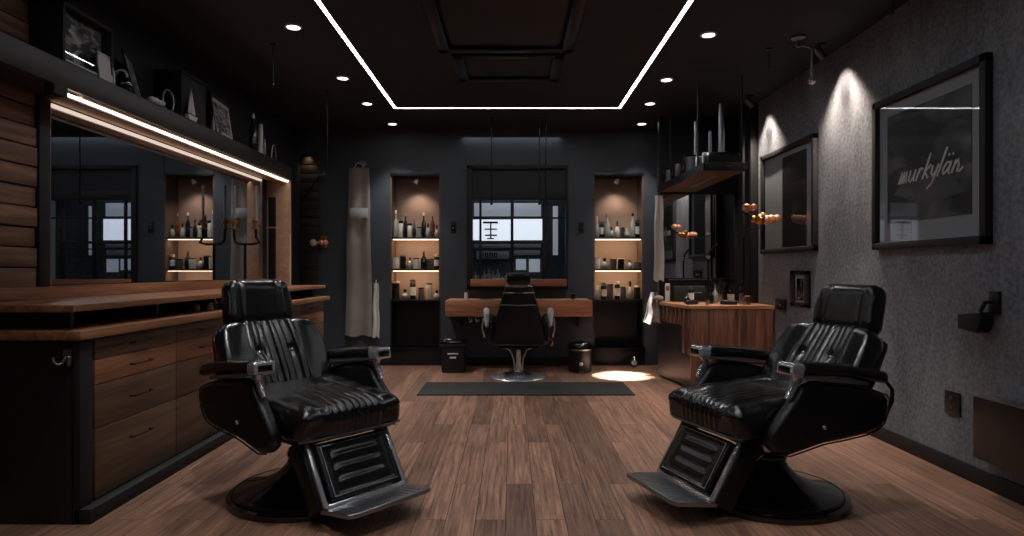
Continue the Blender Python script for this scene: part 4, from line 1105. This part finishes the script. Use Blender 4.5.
    # footrest: two stays, padded panel in a chrome frame, ribbed plate
    a0 = Vector((0, -.44, .36)); a1 = Vector((0, -.60, .10)); L = (a1 - a0).length
    ang = math.atan2(-(a1.y - a0.y), -(a1.z - a0.z))  # lean from vertical
    F = Matrix.Translation(a0) @ Matrix.Rotation(-ang, 4, 'X')   # local -Z runs down the panel
    fr = MB(); wd = .225
    for s in (-1, 1): fr.box(s * wd - .011, s * wd + .011, -.018, .012, -L, .02, .004, F)
    fr.box(-wd, wd, -.018, .012, -.002, .022, .004, F); fr.box(-wd, wd, -.018, .012, -L - .01, -L + .014, .004, F)
    fr.build('footrest_frame', 'chrome', c)
    def fd(p, n):
        if n.y > -.3: return 0
        d = .0
        for zz in (-.06, 0, .06):
            if abs(p.x) < .135: d += .011 * math.exp(-((p.z - zz) / .014) ** 2) * min(1, (.135 - abs(p.x)) / .02)
        if abs(p.x) > .165 or abs(p.z) > .105: d += .004
        return d
    MB().rbox((wd - .022, .022, L / 2 - .018), .012, (44, 4, 36), fd, F @ T4(0, -.012, -L / 2)).build('footrest_pad', 'leather', c, sharp=80)
    rm = MB(); e_ = wd - .045; zt_, zb_ = -.035, -L + .035
    rm.tube([F @ Vector(v) for v in ((-e_, -.036, zt_), (e_, -.036, zt_), (e_, -.036, zb_), (-e_, -.036, zb_))], .004, 6, closed=True)
    rm.build('footrest_trim', 'steel', c)
    for s in (-1, 1):
        MB().box(s * (wd + .012), s * (wd + .028), .0, .10, -L + .0, .03, .004, F).build('footrest_stay', 'blackmetal', c)
        MB().tube([(s * .20, -.30, .36), (s * .205, -.38, .37), (s * .21, -.44, .365)], .012, 8).build('hinge_arm', 'chrome', c)
    PL = Matrix.Translation(a1 + Vector((0, -.005, -.008))) @ Matrix.Rotation(math.radians(-7), 4, 'X')
    pt = MB(); pt.prism([(-.24, .02), (.24, .02), (.235, -.185), (.20, -.205), (-.20, -.205), (-.235, -.185)], 'Z', -.012, .008, .003, PL)
    plate = pt.build('foot_plate', 'steel', c)
    rr = MB()
    for k in range(11): rr.box(-.19 + k * .0365, -.178 + k * .0365, -.175, -.02, .008, .0098, .001, PL)
    rr.build('tread_rib', 'steel', plate)
    # recline handle behind
    MB().tube([(.25, .43, .60), (.25, .47, .56), (.25, .47, .50), (.25, .42, .42), (.25, .34, .35), (.22, .25, .355)], .010, 10).build('back_rail', 'blackmetal', c)
    return c
barber_chair('black leather barber chair at left by the drawer cabinet, facing right', (-1.15, 3.42, 0), math.radians(50))
barber_chair('black leather barber chair at right by the plaster wall, facing left', (1.42, 3.36, 0), math.radians(-71), 35)

# chair at the window desk, seen from behind
wc = thing('desk_chair', 'black barber chair seen from behind at the window desk', 'barber chair', (.07, 6.98, .0))
MB().lathe([(.30, 0), (.305, .008), (.295, .018), (.20, .03), (.08, .045), (.05, .07)], n=48).build('base', 'chrome', wc)
MB().lathe([(.026, .05), (.026, .30)], n=20).build('column', 'chrome', wc)
for s in (-1, 1): MB().tube([(s * .035, 0, .06), (s * .05, 0, .2), (s * .09, 0, .30), (s * .2, 0, .345)], .010, 8).build('strut', 'chrome', wc)
MB().box(-.22, .22, -.20, .25, .34, .37, .008).build('seat_frame', 'blackmetal', wc)
MB().rbox((.27, .29, .06), .045, (14, 14, 6), None, T4(0, .08, .43)).build('seat', 'leather', wc, sharp=80)
for s in (-1, 1):
    prof = [(-.22, .45), (-.16, .38), (.1, .36), (.30, .40), (.34, .50), (.28, .62), (.1, .68), (-.12, .70), (-.24, .62)]
    MB().prism(prof, 'X', s * .27, s * .325, .018).build('side_panel', 'leather_side', wc, sharp=55)
    a = MB(); a.tube([(s * .345, .28, .52), (s * .36, .26, .64), (s * .355, .12, .72), (s * .345, -.05, .73), (s * .335, -.2, .68), (s * .335, -.235, .58)], [.022, .028, .034, .036, .032, .02], 12)
    a.build('armrest', 'silver_cloth', wc, label='pale worn armrest')
    MB().tube([(s * .37, -.20, .66), (s * .385, -.21, .56), (s * .36, -.2, .46)], .012, 8).build('arm_post', 'chrome', wc)
def ww(p):
    k = (p.z + .32) / .64
    return Vector((p.x * (1.12 - .62 * max(0, min(1, k)) ** 1.3), p.y + .05 * (p.x / .25) ** 2 - .06 * k, p.z))
MB().rbox((.27, .045, .32), .035, (22, 4, 26), None, T4(0, -.22, .69), ww).build('backrest', 'leather_side', wc, sharp=80)
for zz, hw in ((.80, .185), (.93, .165), (1.0, .145)):
    MB().tube([(-hw, -.25 - .0, zz), (-hw * .7, -.30, zz + .004), (0, -.312, zz), (hw * .7, -.30, zz + .004), (hw, -.25, zz)], .007, 8).build('seam_band', 'steel' if zz < .95 else 'chrome', wc)
MB().rbox((.125, .05, .065), .035, (14, 6, 8), None, T4(0, -.27, 1.08)).build('headrest', 'leather', wc, sharp=80)
for s in (-1, 1): MB().tube([(s * .10, -.25, .94), (s * .125, -.24, 1.0), (s * .12, -.26, 1.06)], .009, 8).build('headrest_bar', 'chrome', wc)
MB().tube([(.34, .02, .42), (.37, -.1, .40), (.35, -.18, .36)], .008, 8).build('recline_lever', 'brass', wc)
